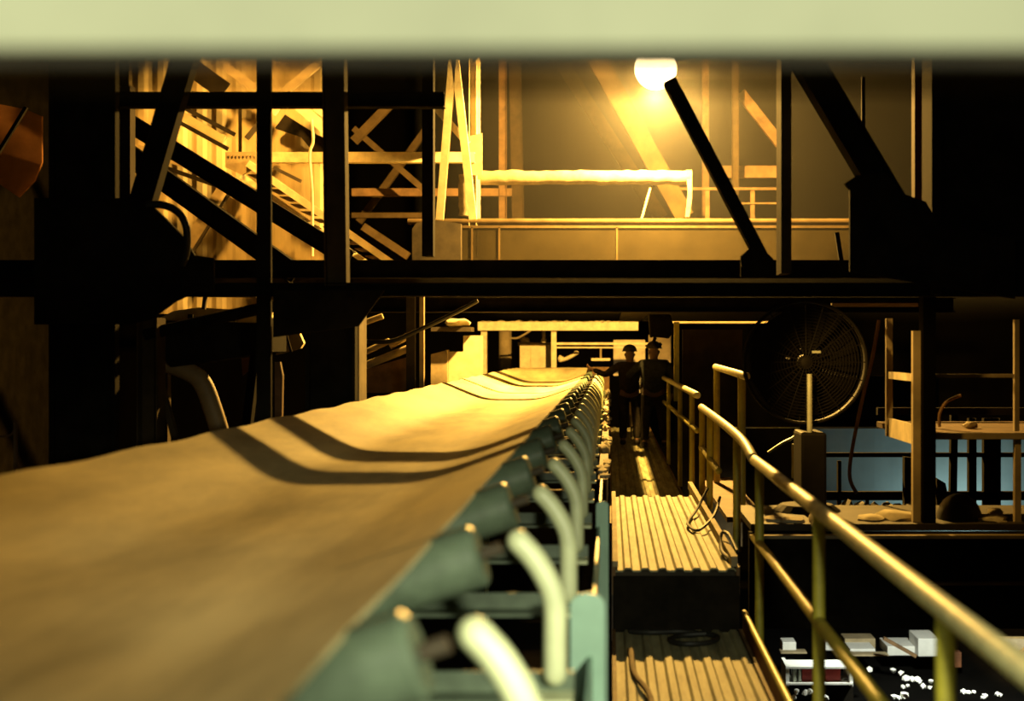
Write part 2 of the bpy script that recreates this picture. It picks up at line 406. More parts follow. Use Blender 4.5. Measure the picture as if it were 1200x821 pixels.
# toe boards beside the lower deck
t = thing('toe_board', 'red-brown toe board with a lit rounded top edge beside the lower deck', 'toe board', R(.84, 6, -1.8))
bm = NB(); box(bm, (.825, 3.2, Z0-1.84), (.84, 8.86, Z0-1.66)); part('board', bm, RUST, t)
bm = NB(); capsule(bm, [R(.833, 3.2, -1.645), R(.833, 8.84, -1.645)], .018, 10); part('top_pipe', bm, RAILY, t, True)
# hoses
def hose(pts, r, m, label): 
    bm = NB(); tube(bm, smooth_path(pts), r, 8); single('hose', bm, m, label, 'hose', smooth=True)
hose([R(.12, 8.75, -1.745), R(.25, 8.70, -1.742), R(.45, 8.72, -1.742), R(.64, 8.6, -1.742), R(.60, 8.42, -1.742), R(.45, 8.36, -1.742), R(.36, 8.46, -1.742), R(.42, 8.60, -1.742), R(.58, 8.62, -1.735)], .016, HOSE, 'black hose looped on the lower deck just below the step')
hose([R(.12, 8.2, -1.742), R(.13, 7.6, -1.742), R(.2, 7.1, -1.742), R(.19, 6.4, -1.742), R(.1, 5.8, -1.742)], .016, BROWN, 'brown hose lying lengthways along the lower deck')
hose([R(.83, 12.1, -1.20), R(.72, 11.8, -1.34), R(.62, 11.2, -1.36), R(.60, 10.9, -1.362), R(.66, 10.6, -1.36), R(.80, 11.0, -1.30), R(.88, 11.4, -1.2)], .012, HOSE, 'thin dark cable looping over the raised deck by the rail posts')
hose([R(.83, 9.3, -1.33), R(.80, 9.6, -1.26), R(.76, 9.7, -1.27), R(.74, 9.45, -1.35), R(.78, 9.0, -1.35)], .012, HOSE, 'short dark cable curled over the outer kerb of the raised deck')

RAILT = mat('highlit_rail_paint', (.78, .70, .34), .5, 0, .25, 9, .6)  # paler copy of the rail paint, lamp highlight put into the colour
# ---------------------------------------------------------------- handrails
def rail(label, tops, mids, posts, r=.034, m=RAILY, group='yellow-green walkway handrails', pr=.028):
    t = thing('handrail', label, 'handrail', posts[0][0], group)
    for a in tops:
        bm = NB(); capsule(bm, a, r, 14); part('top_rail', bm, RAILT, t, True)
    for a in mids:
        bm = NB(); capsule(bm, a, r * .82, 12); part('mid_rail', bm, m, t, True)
    for a, b in posts:
        bm = NB(); tube(bm, [a, b], pr, 14); part('post', bm, m, t, True)
    return t
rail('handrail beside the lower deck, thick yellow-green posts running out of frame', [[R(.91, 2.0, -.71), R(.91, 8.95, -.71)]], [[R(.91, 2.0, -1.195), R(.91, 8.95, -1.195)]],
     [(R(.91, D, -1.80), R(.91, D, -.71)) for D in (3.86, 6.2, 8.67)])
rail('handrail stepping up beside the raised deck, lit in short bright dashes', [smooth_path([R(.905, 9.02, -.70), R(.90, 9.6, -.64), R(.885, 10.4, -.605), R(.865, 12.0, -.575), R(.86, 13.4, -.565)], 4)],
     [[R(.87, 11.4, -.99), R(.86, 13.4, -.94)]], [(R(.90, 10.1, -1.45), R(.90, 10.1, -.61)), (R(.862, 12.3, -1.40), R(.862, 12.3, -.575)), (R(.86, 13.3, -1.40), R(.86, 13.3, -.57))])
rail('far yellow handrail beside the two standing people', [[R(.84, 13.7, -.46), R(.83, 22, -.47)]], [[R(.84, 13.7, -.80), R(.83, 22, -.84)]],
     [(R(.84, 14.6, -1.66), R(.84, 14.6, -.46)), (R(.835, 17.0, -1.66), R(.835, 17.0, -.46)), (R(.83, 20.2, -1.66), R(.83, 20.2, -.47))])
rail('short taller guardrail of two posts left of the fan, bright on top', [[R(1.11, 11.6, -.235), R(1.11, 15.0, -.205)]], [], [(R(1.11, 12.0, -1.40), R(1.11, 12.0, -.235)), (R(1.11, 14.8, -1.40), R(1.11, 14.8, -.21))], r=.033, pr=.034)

# ================================================================ MAIN PORTAL FRAME (silhouettes)
t = thing('portal_frame', 'black steel portal frame with girder, posts and gussets spanning the conveyor', 'steel frame', R(0, 9.5, -6))
def mpart(name, p1, p2, D, w, th, kind='I', m=BLACK, D2=None, label=None):
    bm = NB(); member(bm, p1, p2, D, w, th, kind, D2); return part(name, bm, m, t, label=label)
mpart('girder', (-260, 339), (1500, 339), 9.5, 16, .14)
mpart('column', (96, -300), (96, 1400), 9.45, 78, .08)
mpart('column', (1172, -300), (1172, 345), 9.45, 160, .3)
mpart('post', (309, -100), (309, 640), 9.55, 17, .035, 'rect')
mpart('post', (388, -100), (393, 334), 9.5, 26, .13, 'I', DBROWN)
mpart('lower_post', (387, 334), (387, 492), 11.0, 58, .12)
mpart('post', (921.5, -100), (921.5, 320), 9.55, 12, .28, 'rect', DBROWN)
mpart('diagonal_brace', (266, -110), (160, 250), 9.42, 27, .12)
mpart('diagonal_brace', (785, 93), (893, 300), 9.5, 15, .14, 'rect')
mpart('diagonal_brace', (862, -75), (1048, 238), 9.42, 33, .2)
bm = NB(); plate(bm, [(40, 232), (150, 232), (172, 235), (190, 252), (214, 276), (228, 299), (250, 302), (250, 344), (228, 342), (205, 353), (176, 374), (150, 380), (40, 380)], 9.40, .04); part('gusset_plate', bm, BLACK, t)
bm = NB(); plate(bm, [(996, 222), (990, 215), (1003, 206), (1040, 203), (1056, 226), (1085, 236), (1100, 262), (1190, 280), (1190, 350), (996, 318)], 9.38, .04); part('gusset_plate', bm, BLACK, t)
bm = NB(); plate(bm, [(868, 300), (880, 289), (893, 290), (908, 305), (908, 324), (868, 324)], 9.46, .035); part('gusset_plate', bm, BLACK, t)
bm = NB(); plate(bm, [(320, 340), (450, 340), (420, 382), (320, 395)], 9.42, .03); part('gusset_plate', bm, BLACK, t)
# bolts on the gussets
for cx, cy in ((900, 306), (872, 310), (1010, 215), (1040, 215), (1050, 300), (1010, 300), (130, 250), (180, 300), (130, 360), (330, 352), (410, 352)):
    bm = NB(); D = 9.37 if cx > 950 else 9.39; c = q(cx, cy, D); tube(bm, [c, c + Vector((0, .03, 0))], .022, 6); part('bolt', bm, BLACK, t)
# secondary beams
bm = NB(); member(bm, (-200, 315), (1500, 315), 11.2, 21, .08); single('cross_beam', bm, BLACK, 'black beam whose straight top edge runs under the hazy pipes', 'beam', 'black cross beams over the belt')
bm = NB(); member(bm, (-100, 329), (1300, 329), 18.8, 15, .06); single('cross_beam', bm, BLACK, 'black slim beam behind the girder, almost under the floodlight', 'beam', 'black cross beams over the belt')
bm = NB(); member(bm, (430, 357), (1120, 357), 17, 17, .25); single('cross_beam', bm, BLACK, 'black beam forming the underside of the dark band over the people', 'beam', 'black cross beams over the belt')
bm = NB(); member(bm, (60, 116), (520, 116), 10.2, 17, .12); single('cross_beam', bm, BLACK, 'black beam across the top of the yellow-lit sheet wall', 'beam', 'black cross beams over the belt')
bm = NB(); member(bm, (145, 100), (145, 250), 11, 15, .12); single('steel_post', bm, DBROWN, 'dim brown post beside the leaning black brace', 'post')
bm = NB(); member(bm, (1079, 60), (1079, 240), 11, 14, .12, 'rect'); single('steel_post', bm, mat('dark_red_brown_steel', (.10,.03,.012), .8, spec=.1), 'dim reddish post at the top above the black gusset', 'post')
bm = NB(); member(bm, (1012, 90), (1012, 215), 12.5, 4, .04, 'rect'); single('hanging_rod', bm, BLACK, 'thin dark rod hanging behind the broad black brace', 'rod')
# cable bundle bent under the left gusset
bm = NB(); tube(bm, smooth_path([q(172, 240, 9.2), q(190, 240, 9.2), q(208, 248, 9.2), q(218, 265, 9.2), q(219, 290, 9.25), q(214, 310, 9.3)], 6), .025, 10); single('pipe_bend', bm, HOSE, 'thick black cable bent in an arch beside the gusset', 'cable', smooth=True)
# panels added overhead to shade walkway and people, slotted for a light streak
for k, (xa, xb, lab) in enumerate(((.16, .52, 'added shading panel nearer the belt, above the people'), (.555, 2.7, 'added shading panel on the fan side, above the people'))):
    bm = NB(); box(bm, (xa, 17.3, Z0 + .455), (xb, 24.8, Z0 + .50)); single('shading_panel', bm, BLACK, lab, 'deck', 'added shading panels')

# ================================================================ LAMP
LX, LD, LZ = .64, 20.0, 3.92
t = thing('floodlight', 'burning amber floodlight glaring at the top of the black brace', 'lamp', R(LX, LD, LZ - .3))
bm = NB(); bmesh.ops.create_uvsphere(bm, u_segments=24, v_segments=14, radius=.30, matrix=Matrix.Translation(R(LX, LD, LZ))); part('bulb', bm, emit('sodium_glow', (1, .74, .36), 12), t, True)
bm = NB()
prof = [(.07, .46), (.12, .42), (.14, .33), (.22, .26), (.34, .20), (.36, .19)]
rings = [[bm.verts.new(R(LX + r*math.cos(2*PI*k/28), LD + r*math.sin(2*PI*k/28), LZ + h)) for k in range(28)] for r, h in prof]
for a, b in zip(rings, rings[1:]):
    for k in range(28): bm.faces.new((a[k], a[(k+1) % 28], b[(k+1) % 28], b[k]))
bm.faces.new(rings[0]); part('reflector_shade', bm, DARK, t, True)
bm = NB(); tube(bm, [R(LX, LD, LZ + .45), R(LX, LD, LZ + 2.2)], .03, 10); part('drop_rod', bm, DARK, t)
def plight(name, loc, e, col, r):
    d = bpy.data.lights.new(name, 'POINT'); d.energy = e; d.color = col; d.shadow_soft_size = r
    o = bpy.data.objects.new(name, d); COL.objects.link(o); o.location = loc; return o
def slight(name, loc, tgt, e, col, r, ang, blend=.5):
    d = bpy.data.lights.new(name, 'SPOT'); d.energy = e; d.color = col; d.shadow_soft_size = r; d.spot_size = math.radians(ang); d.spot_blend = blend
    o = bpy.data.objects.new(name, d); COL.objects.link(o); o.location = loc
    o.rotation_euler = (Vector(tgt) - Vector(loc)).to_track_quat('-Z', 'Y').to_euler(); return o
AMBER = (1, .545, .105)
plight('sodium_lamp_light', R(LX, LD - .05, LZ - .32), 14500, AMBER, .10)
# second amber lamp in the sheeted bay, above the frame
slight('bay_lamp_light', R(-5.3, 19.2, 5.2), R(-5.6, 22, 1.6), 1500, (1, .47, .07), .15, 84)
# greenish working light behind the photographer
def alight(name, loc, tgt, e, col, sx, sy):
    d = bpy.data.lights.new(name, 'AREA'); d.shape = 'RECTANGLE'; d.size = sx; d.size_y = sy; d.energy = e; d.color = col
    o = bpy.data.objects.new(name, d); COL.objects.link(o); o.location = loc
    o.rotation_euler = (Vector(tgt) - Vector(loc)).to_track_quat('-Z', 'Y').to_euler(); return o
alight('tube_light', R(-.45, .15, .50), R(-.55, 1.7, -.3), 21, (.96, 1, .72), 2.6, .06)
slight('work_spot', R(.75, .6, .10), R(.02, 3.6, -1.25), 640, (1, 1, .68), .08, 56, .95)

# ================================================================ FAR BAY: SHEET WALL, STAIRS, SLOPING GIRDERS
bm = NB(); a, b = q(151, 600, 22), q(403, 40, 22); corrugated(bm, (a.x, 22, 0), (b.x, 22, 0), Z0 + .52, b.z + 1.5, .30, .025); struct('trim_1', bm, SHEET, 'yellow-lit pale wall sheeting of the bay behind the sloping girders', 'wall sheeting')
def mthing(name, label, cat, p1, p2, D, w, th, m, kind='I', group=None, D2=None, smooth=False):
    bm = NB(); member(bm, p1, p2, D, w, th, kind, D2); return single(name, bm, m, label, cat, group, smooth=smooth)
G = 'sloping dark girders of the sheeted bay'
mthing('sloping_girder', 'upper sloping black girder crossing the yellow-lit sheeting', 'girder', (120, 125), (408, 303), 14.5, 21, .2, BLACK, 'I', G)
mthing('sloping_girder', 'lower sloping black girder crossing the yellow-lit sheeting', 'girder', (120, 160), (345, 322), 14.5, 24, .2, BLACK, 'I', G)
G = 'slanting purlins high in the sheeted bay'
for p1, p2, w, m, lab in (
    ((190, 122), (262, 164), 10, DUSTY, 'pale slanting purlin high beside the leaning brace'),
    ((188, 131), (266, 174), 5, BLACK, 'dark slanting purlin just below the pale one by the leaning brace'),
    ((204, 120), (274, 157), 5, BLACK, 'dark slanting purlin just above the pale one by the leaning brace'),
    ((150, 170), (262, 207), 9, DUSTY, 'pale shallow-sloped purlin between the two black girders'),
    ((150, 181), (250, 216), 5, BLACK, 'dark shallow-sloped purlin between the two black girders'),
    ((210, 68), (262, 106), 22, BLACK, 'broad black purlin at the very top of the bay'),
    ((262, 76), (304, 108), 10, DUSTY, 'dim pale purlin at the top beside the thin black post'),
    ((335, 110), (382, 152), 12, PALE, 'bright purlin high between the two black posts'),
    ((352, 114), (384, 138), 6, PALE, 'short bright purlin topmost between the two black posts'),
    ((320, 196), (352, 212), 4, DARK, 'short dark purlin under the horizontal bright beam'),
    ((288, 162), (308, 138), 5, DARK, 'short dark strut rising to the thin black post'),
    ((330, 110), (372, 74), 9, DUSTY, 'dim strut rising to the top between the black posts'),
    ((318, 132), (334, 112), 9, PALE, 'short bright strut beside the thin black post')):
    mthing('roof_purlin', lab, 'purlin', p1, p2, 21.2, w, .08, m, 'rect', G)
mthing('hanging_rod', 'dark rod hanging straight down onto the bright horizontal beam', 'rod', (281, 110), (281, 178), 20.9, 3.5, .04, BLACK, 'rect')
mthing('wall_post', 'pale inclined post on the sheeting below the black girder', 'post', (272, 205), (212, 300), 21.6, 15, .08, DUSTY, 'rect')
mthing('wall_post', 'thin dark inclined post beside the pale one on the sheeting', 'post', (276, 213), (222, 300), 21.5, 3, .06, DARK, 'rect')
bm = NB(); plate(bm, [(334, 134), (372, 158), (398, 168), (398, 186), (372, 184), (352, 160), (322, 150)], 21.7, .1); single('dark_plate', bm, BLACK, 'black slanting plate high on the sheeting', 'opening')  # dark plate set just in front of the sheeting
t = thing('staircase', 'bright pair of sloping stair stringers going down past the black post', 'staircase', q(380, 300, 20.4))
for dx, w in ((0, 8), (-8, 6)):
    bm = NB(); member(bm, (290 + dx, 191 - dx*1.8), (470 + dx, 316 - dx*1.8), 20.5 + (.7 if dx else 0), w, .06, 'rect'); part('stringer', bm, CREAMD, t)
for k in range(13):
    f = k / 12.; x, y = 300 + f*150, 202 + f*104
    bm = NB(); a = q(x, y+2, 20.56); box(bm, (a.x-.12, 20.56, a.z-.012), (a.x+.12, 21.2, a.z)); part('tread', bm, BROWN, t)
bm = NB(); tube(bm, smooth_path([q(365, 140, 20.2), q(367, 165, 20.2), q(363, 182, 20.2), q(366, 230, 20.2), q(366, 300, 20.2)]), .02, 8); single('rope', bm, LAGG, 'pale knotted rope hanging in front of the bright beam', 'rope', smooth=True)
# bright horizontal beam with riveted end plate
t = thing('tie_beam', 'bright horizontal tie beam passing behind the black posts', 'beam', q(410, 190, 20.6))
bm = NB(); member(bm, (268, 184), (556, 184), 20.6, 12, .16, 'C'); part('channel', bm, CREAMD, t)
bm = NB(); plate(bm, [(264, 178), (300, 178), (300, 196), (284, 205), (264, 196)], 20.55, .04); part('end_plate', bm, DUSTY, t)
for k in range(8):
    bm = NB(); c = q(267 + k*4.3, 182, 20.53); tube(bm, [c, c + Vector((0, .03, 0))], .014, 6); part('rivet', bm, DUSTY, t)
mthing('tie_beam', 'dim lower tie beam behind the black post', 'beam', (412, 225), (600, 225), 27, 9, .15, BROWN, 'C')
# tall pale trestle
t = thing('trestle', 'bright A-shaped trestle of two leaning legs behind the black post', 'trestle', q(533, 258, 20.4))
for p1, p2, w in (((530, 70), (515, 257), 9), ((533, 70), (554, 257), 9)):
    bm = NB(); member(bm, p1, p2, 20.3, w, .1, 'rect'); part('leg', bm, PALE, t)
bm = NB(); member(bm, (510, 125), (548, 168), 20.42, 8, .08, 'rect'); part('brace', bm, PALE, t)
t = thing('pipe_stanchion', 'bright tall stanchion beside the trestle', 'stanchion', q(560, 300, 20.7))
bm = NB(); member(bm, (554, 20), (554, 300), 20.8, 9, .15, 'I'); part('post', bm, PALE, t)
bm = NB(); member(bm, (561, 20), (561, 256), 20.9, 3, .05, 'rect'); part('conduit', bm, PALE, t)
bm = NB(); plate(bm, [(548, 160), (565, 156), (565, 205), (548, 205)], 20.72, .03); part('bracket_plate', bm, DUSTY, t)
# lagged pipe and its riser
LAGP = mat('pipe_lagging', (.22, .18, .11), .9, 0, .3, 7, .15, bump=.6)
t = thing('lagged_pipe', 'rough bright lagged pipe running level under the lamp', 'pipe', q(680, 215, 21.2))
bm = NB(); rnd = random.Random(5)
pts = [q(552 + k*8, 208 + rnd.uniform(-.6, .6), 21.0) for k in range(33)]
tube(bm, pts, [px(8.3 + rnd.uniform(-.5, .7), 21) for _ in pts], 16); part('lagging', bm, LAGP, t, True)
bm = NB(); plate(bm, [(804, 199), (811, 199), (811, 232), (808, 254), (803, 254), (806, 226)], 20.9, .04); part('torn_end_flap', bm, LAGP, t)
bm = NB(); rnd = random.Random(6)
pts = [q(546 + rnd.uniform(-.6, .6), 205 + k*6, 20.9) for k in range(9)]
tube(bm, pts, [px(8.5 + rnd.uniform(-.8, .8), 21) for _ in pts], 14); part('riser', bm, LAGP, t, True)
# handrail pipe and trough wall under it
bm = NB(); tube(bm, [q(478, 259.5, 20.84), q(1010, 259.5, 20.84)], px(3.6, 20.8), 12); single('ledge_pipe', bm, DBROWN, 'long straight pipe running along the top of the trough side', 'pipe', smooth=True)
t = thing('trough_side', 'long plain steel trough side below the straight pipe', 'trough', q(740, 330, 20.9))
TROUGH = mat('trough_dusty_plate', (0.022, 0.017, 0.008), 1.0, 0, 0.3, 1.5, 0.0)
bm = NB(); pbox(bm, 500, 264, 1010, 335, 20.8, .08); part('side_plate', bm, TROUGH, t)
bm = NB(); pbox(bm, 498, 264, 1012, 267, 20.785, .1); part('top_angle', bm, DBROWN, t)
for x in (553, 585, 723, 880):
    bm = NB(); pbox(bm, x-1, 266, x+1, 335, 20.785, .04); part('stiffener', bm, DBROWN, t)
bm = NB(); plate(bm, [(483, 268), (488, 261), (512, 258), (540, 262), (540, 335), (483, 335)], 20.6, .15); part('end_box', bm, DARK, t)
mthing('dark_post', 'dark post standing between the black post and the trestle', 'post', (501, 30), (501, 300), 12.5, 13, .15, BLACK, 'rect')
# hazy structure behind the lamp
G = 'hazy steelwork behind the lamp'
for nm, lab, p1, p2, D, w, m, k in (
    ('far_column', 'hazy dusty column nearest the bright stanchion', (589, 40), (589, 260), 27, 9, BROWN, 'I'),
    ('far_column', 'hazy leaning column second from the bright stanchion', (603, 60), (607, 260), 29, 14, DBROWN, 'I'),
    ('far_column', 'hazy column in line with the end of the lagged pipe, behind the long black brace', (827, 60), (827, 255), 27, 8, BROWN, 'I'),
    ('far_column', 'hazy dark column crossing the far bright beam', (862, 60), (862, 255), 25.5, 8, DBROWN, 'I'),
    ('far_brace', 'broad hazy brace slanting down under the lamp to the lagged pipe', (636, -46), (803, 254), 24, 22, DBROWN, 'rect'),
    ('far_brace', 'faint hazy brace beside the broad one under the lamp', (582, -45), (775, 255), 31, 16, DBROWN, 'rect'),
    ('far_brace', 'hazy brace slanting down to the slim black post', (868, 108), (915, 168), 26, 12, BROWN, 'rect'),
    ('far_beam', 'hazy bright beam between the long black brace and the slim post', (838, 201), (912, 201), 26, 14, BROWN, 'C'),
    ('far_brace', 'dim brace rising behind the yellow-edged black post', (414, 165), (460, 118), 25, 10, DBROWN, 'rect'),
    ('far_brace', 'dim brace falling behind the yellow-edged black post', (414, 150), (500, 225), 26, 7, DBROWN, 'rect'),
    ('far_brace', 'lowest dim brace rising behind the yellow-edged black post', (420, 260), (500, 150), 28, 8, DBROWN, 'rect'),
    ('far_brace', 'short dim brace above the staircase foot', (425, 265), (478, 300), 25, 9, DBROWN, 'rect'),
    ('far_beam', 'dim beam below the tie beams behind the black post', (412, 252), (495, 252), 27, 6, DBROWN, 'C')):
    mthing(nm, lab, nm.split('_')[1], p1, p2, D, w, .12, m, k, G)
t = thing('far_guardrail', 'hazy guardrail with two stub posts behind the slim black post', 'guardrail', q(870, 257, 25))
for y in (221, 238):
    bm = NB(); member(bm, (780 if y < 230 else 850, y), (912, y), 25, 3 if y < 230 else 2, .05, 'rect'); part('rail', bm, BROWN, t)
for x in (829, 882):
    bm = NB(); member(bm, (x, 221), (x, 257), 25.05, 5, .05, 'rect'); part('post', bm, BROWN, t)
mthing('thin_strut', 'thin pale strut leaning below the lagged pipe', 'strut', (762, 220), (752, 256), 20.9, 2.5, .03, DUSTY, 'rect')
mthing('pipe_stub', 'short dark pipe stub leaning above the trough near the gusset', 'pipe', (981, 272), (987, 310), 13, 5, .05, BLACK, 'rect')

# orange panel far left
bm = NB(); plate(bm, [(-60, 118), (0, 122), (30, 128), (49, 136), (49, 190), (40, 212), (22, 231), (0, 216), (-60, 200)], 21.6, .05); single('orange_sheet', bm, ORANGEW, 'dull orange-brown sheet beyond the big black column', 'sheet')
mthing('dark_strut', 'thin dark strut slanting across the orange-brown sheet', 'strut', (30, 125), (-10, 190), 14.8, 4, .04, BLACK, 'rect')
mthing('lit_batten', 'small bright slat between the two black columns on the dark side', 'slat', (100, 203), (100, 246), 15, 11, .05, DUSTY, 'rect')

# ================================================================ LOWER LEFT
mthing('brown_post', 'broad brown post standing behind the belt edge', 'post', (172, 372), (172, 1360), 10.4, 24, .2, DBROWN, 'I')
mthing('brown_strut', 'thin brown strut leaning away from the broad brown post', 'strut', (180, 425), (206, 520), 10.6, 7, .06, DBROWN, 'rect')
bm = NB(); tube(bm, smooth_path([q(196, 425, 11), q(222, 436, 11), q(236, 447, 11), q(248, 475, 11), q(268, 540, 11)], 6), px(11, 11), 16); single('duct_elbow', bm, mat('ochre_duct', (.34,.22,.09), .6), 'dusty lit duct elbow bending down behind the belt', 'duct', smooth=True)
bm = NB(); plate(bm, [(182, 375), (300, 378), (318, 372), (318, 412), (200, 430), (186, 412)], 10.8, .5); single('dark_chute', bm, BLACK, 'black sloping chute above the dusty duct elbow', 'chute')
bm = NB(); tube(bm, [q(170, 392, 10.5), q(320, 358, 10.5)], px(7, 10.5), 10); single('black_pipe', bm, BLACK, 'black pipe sloping up over the pale tank top', 'pipe', smooth=True)
t = thing('pale_tank', 'pale tank with a lit top seen under the black gusset', 'tank', q(250, 380, 18))
bm = NB(); plate(bm, [(176, 378), (204, 364), (232, 360), (300, 364), (312, 368), (312, 385), (176, 385)], 18, 1.2); part('shell', bm, PALE, t)
for x in (190, 300):
    bm = NB(); a = q(x, 385, 18.3); box(bm, (a.x-.07, 18.3, 0), (a.x+.07, 18.44, a.z)); part('leg', bm, DARK, t)
for x in (223, 273):
    bm = NB(); pbox(bm, x-3, 368, x+3, 376, 17.9, .08); part('bracket', bm, BLACK, t)
mthing('tank_frame', 'dark bar framing the yellow patch above the pale tank', 'frame', (230, 345), (300, 346), 17, 5, .06, DARK, 'rect')
mthing('tank_frame', 'short dark upright above the pale tank', 'frame', (240, 345), (238, 362), 17, 4, .06, DARK, 'rect')
bm = NB(); plate(bm, [(323, 397), (350, 388), (356, 402), (352, 408), (323, 416)], 17.5, .1); single('lit_sheet', bm, PALE, 'small bright panel seen between the two lower black posts', 'panel')
mthing('bent_wire', 'dark wire crossing the small bright panel', 'wire', (334, 388), (341, 412), 17.3, 2.5, .03, BLACK, 'rect')
bm = NB(); plate(bm, [(322, 424), (328, 424), (331, 440), (330, 500), (322, 500)], 12, .06); single('lit_post', bm, BROWN, 'narrow lit post below the small bright panel', 'post')
bm = NB(); member(bm, (300, 400), (288, 500), 10.9, 10, .1, 'rect'); single('dark_strut', bm, BLACK, 'black strut leaning beside the thin black post at the belt', 'strut')
bm = NB(); plate(bm, [(282, 404), (296, 400), (292, 432), (284, 440)], 12, .05); single('lit_flap', bm, BROWN, 'small brown flap hanging beside the black strut', 'flap')
mthing('angle_post', 'lit yellow angle post rising from the far belt edge', 'post', (419, 362), (419, 488), 11.3, 4, .34, DUSTY, 'rect')
t = thing('side_railing', 'thin lit railing stub at the edge of the dark beyond the belt', 'railing', q(10, 560, 9))
bm = NB(); member(bm, (17, 494), (17, 570), 9, 3, .03, 'rect'); part('post', bm, BROWN, t)
bm = NB(); tube(bm, smooth_path([q(-40, 511, 9), q(4, 511, 9), q(14, 508, 9), q(17, 502, 9)]), .007, 8); part('rail', bm, BROWN, t)

# ================================================================ FAR CENTRE BELOW THE GIRDER
mthing('far_post', 'dim post with a lit edge behind the belt, beside the slanted pipes', 'post', (494, 340), (494, 470), 16, 5, .1, DUSTY, 'rect')
mthing('far_post', 'broad dark post beside the one with a lit edge', 'post', (481, 340), (481, 470), 15.9, 10, .1, DARK, 'rect')
G = 'slanting lit pipes behind the belt'
for p1, p2, w, lab in (((428, 412), (456, 399), 7, 'small slanting pipe beside the lit angle post'), ((456, 405), (477, 394), 8, 'short bright slanting pipe beside the dark post'), ((428, 428), (478, 408), 9, 'long slanting pipe below the two short ones'), ((420, 380), (448, 370), 7, 'slanting pipe highest under the black girder')):
    mthing('slanting_pipe', lab, 'pipe', p1, p2, 19, w, .1, DUSTY, 'round', G, smooth=True)
bm = NB(); plate(bm, [(430, 432), (478, 418), (478, 460), (430, 460)], 19.4, .4); single('dim_cabinet', bm, BROWN, 'dim brown cabinet behind the belt below the slanting pipes', 'cabinet')
bm = NB(); tube(bm, smooth_path([q(412, 398, 15.5), q(455, 400, 15.5), q(490, 387, 15.5), q(530, 368, 15.5), q(560, 352, 15.5)]), px(2.6, 15.5), 8); single('sagging_cable', bm, HOSE, 'dark cable sagging from the black post up to the girder', 'cable', smooth=True)
bm = NB(); plate(bm, [(543, 393), (563, 393), (563, 460), (526, 460), (526, 412), (543, 412)], 22.4, .5); single('stepped_cabinet', bm, PALE, 'bright stepped cabinet at the left end of the portal beam', 'cabinet')
bm = NB(); plate(bm, [(505, 415), (524, 410), (524, 460), (505, 460)], 22.2, .3); single('small_locker', bm, DUSTY, 'small dusty locker beside the bright stepped cabinet', 'locker')
bm = NB(); lump(bm, q(536, 378, 22), (px(14, 22), .3, px(5, 22)), 4, 2); single('rubble_lump', bm, LAGG, 'small bright lump lying on a ledge above the stepped cabinet', 'lump', smooth=True)
bm = NB(); pbox(bm, 505, 383, 552, 388, 21.9, .5); single('ledge', bm, DARK, 'dark ledge under the bright lump', 'ledge')
t = thing('far_portal', 'bright dusty portal beam on posts over the far end of the belt', 'portal', q(650, 520, 30))
bm = NB(); rnd = random.Random(9)
member(bm, (560, 382), (748, 382), 30, 10, .25, 'rect'); part('beam', bm, CREAMD, t)
bm = NB()
for k in range(26): lump(bm, q(566 + k*7, 377.2, 30.1), (px(5, 30), .12, px(rnd.uniform(.8, 2.4), 30)), k, 1)
o = part('dust_crust', bm, LAGG, t, True); o['kind'] = 'stuff'
for x, w in ((567, 7), (649, 6)):
    bm = NB(); member(bm, (x, 387), (x, 470), 30.1, w, .12, 'rect'); part('post', bm, CREAMD, t)
for y in (402.5, 407):
    bm = NB(); member(bm, (650, y), (760, y), 30.2, 2.6 if y < 405 else 1.6, .06, 'rect'); part('rail', bm, CREAMD, t)
bm = NB(); tube(bm, [q(592, 388, 33), q(592, 460, 33)], px(7.5, 33), 16); single('standing_drum', bm, DUSTY, 'dim upright cylinder behind the far portal post', 'cylinder', smooth=True)
t = thing('control_cabinet', 'cream control cabinet with a lid under the portal beam', 'cabinet', q(627, 460, 31))
bm = NB(); pbox(bm, 609, 404, 645, 460, 31, .5); bevel(bm, .01); part('body', bm, CREAMD, t)
bm = NB(); pbox(bm, 607, 401, 648, 404, 30.95, .6); part('lid', bm, DUSTY, t)
bm = NB(); lump(bm, q(615, 399, 31.2), (px(6, 31), .12, px(4, 31)), 2, 2); part('lid_hump', bm, CREAMD, t, True)
bm = NB(); pbox(bm, 622, 406, 643, 458, 30.96, .03); part('door', bm, CREAMD, t)
bm = NB(); tube(bm, [q(637, 388, 30.8), q(637, 401, 30.8)], px(1.8, 31), 8); tube(bm, [q(637, 397, 30.8), q(637, 401, 30.8)], px(3, 31), 8); single('valve_stem', bm, CREAMD, 'small pale valve stem standing on the cream cabinet', 'valve', smooth=True)
bm = NB(); tube(bm, smooth_path([q(657, 422, 30.6), q(664, 420, 30.6), q(670, 417, 30.6), q(675, 414, 30.6)]), px(2.3, 30.6), 10); lump(bm, q(675, 413.5, 30.6), (px(3, 30.6),)*3, 1, 2); lump(bm, q(657, 420, 30.6), (px(3, 30.6), .05, px(4, 30.6)), 3, 2); single('lever_handle', bm, CREAMD, 'small pale lever with a knob behind the far belt', 'lever', smooth=True)
t = thing('hanging_lampshade', 'small flat bright shade hanging behind the far belt end', 'lampshade', q(704, 424, 30))
bm = NB(); member(bm, (693, 421), (715, 421), 30, 3, .25, 'rect'); part('shade', bm, CREAMD, t)
bm = NB(); tube(bm, [q(704, 408, 30.1), q(704, 420, 30.1)], px(1.2, 30), 8); part('cord', bm, DUSTY, t)
bm = NB(); tube(bm, smooth_path([q(598, 396, 31.5), q(606, 396, 31.5), q(614, 392, 31.5), q(622, 387, 31.5)]), px(1.2, 31.5), 8); single('thin_strand', bm, DUSTY, 'thin pale cable drooping above the cream cabinet', 'cable', smooth=True)
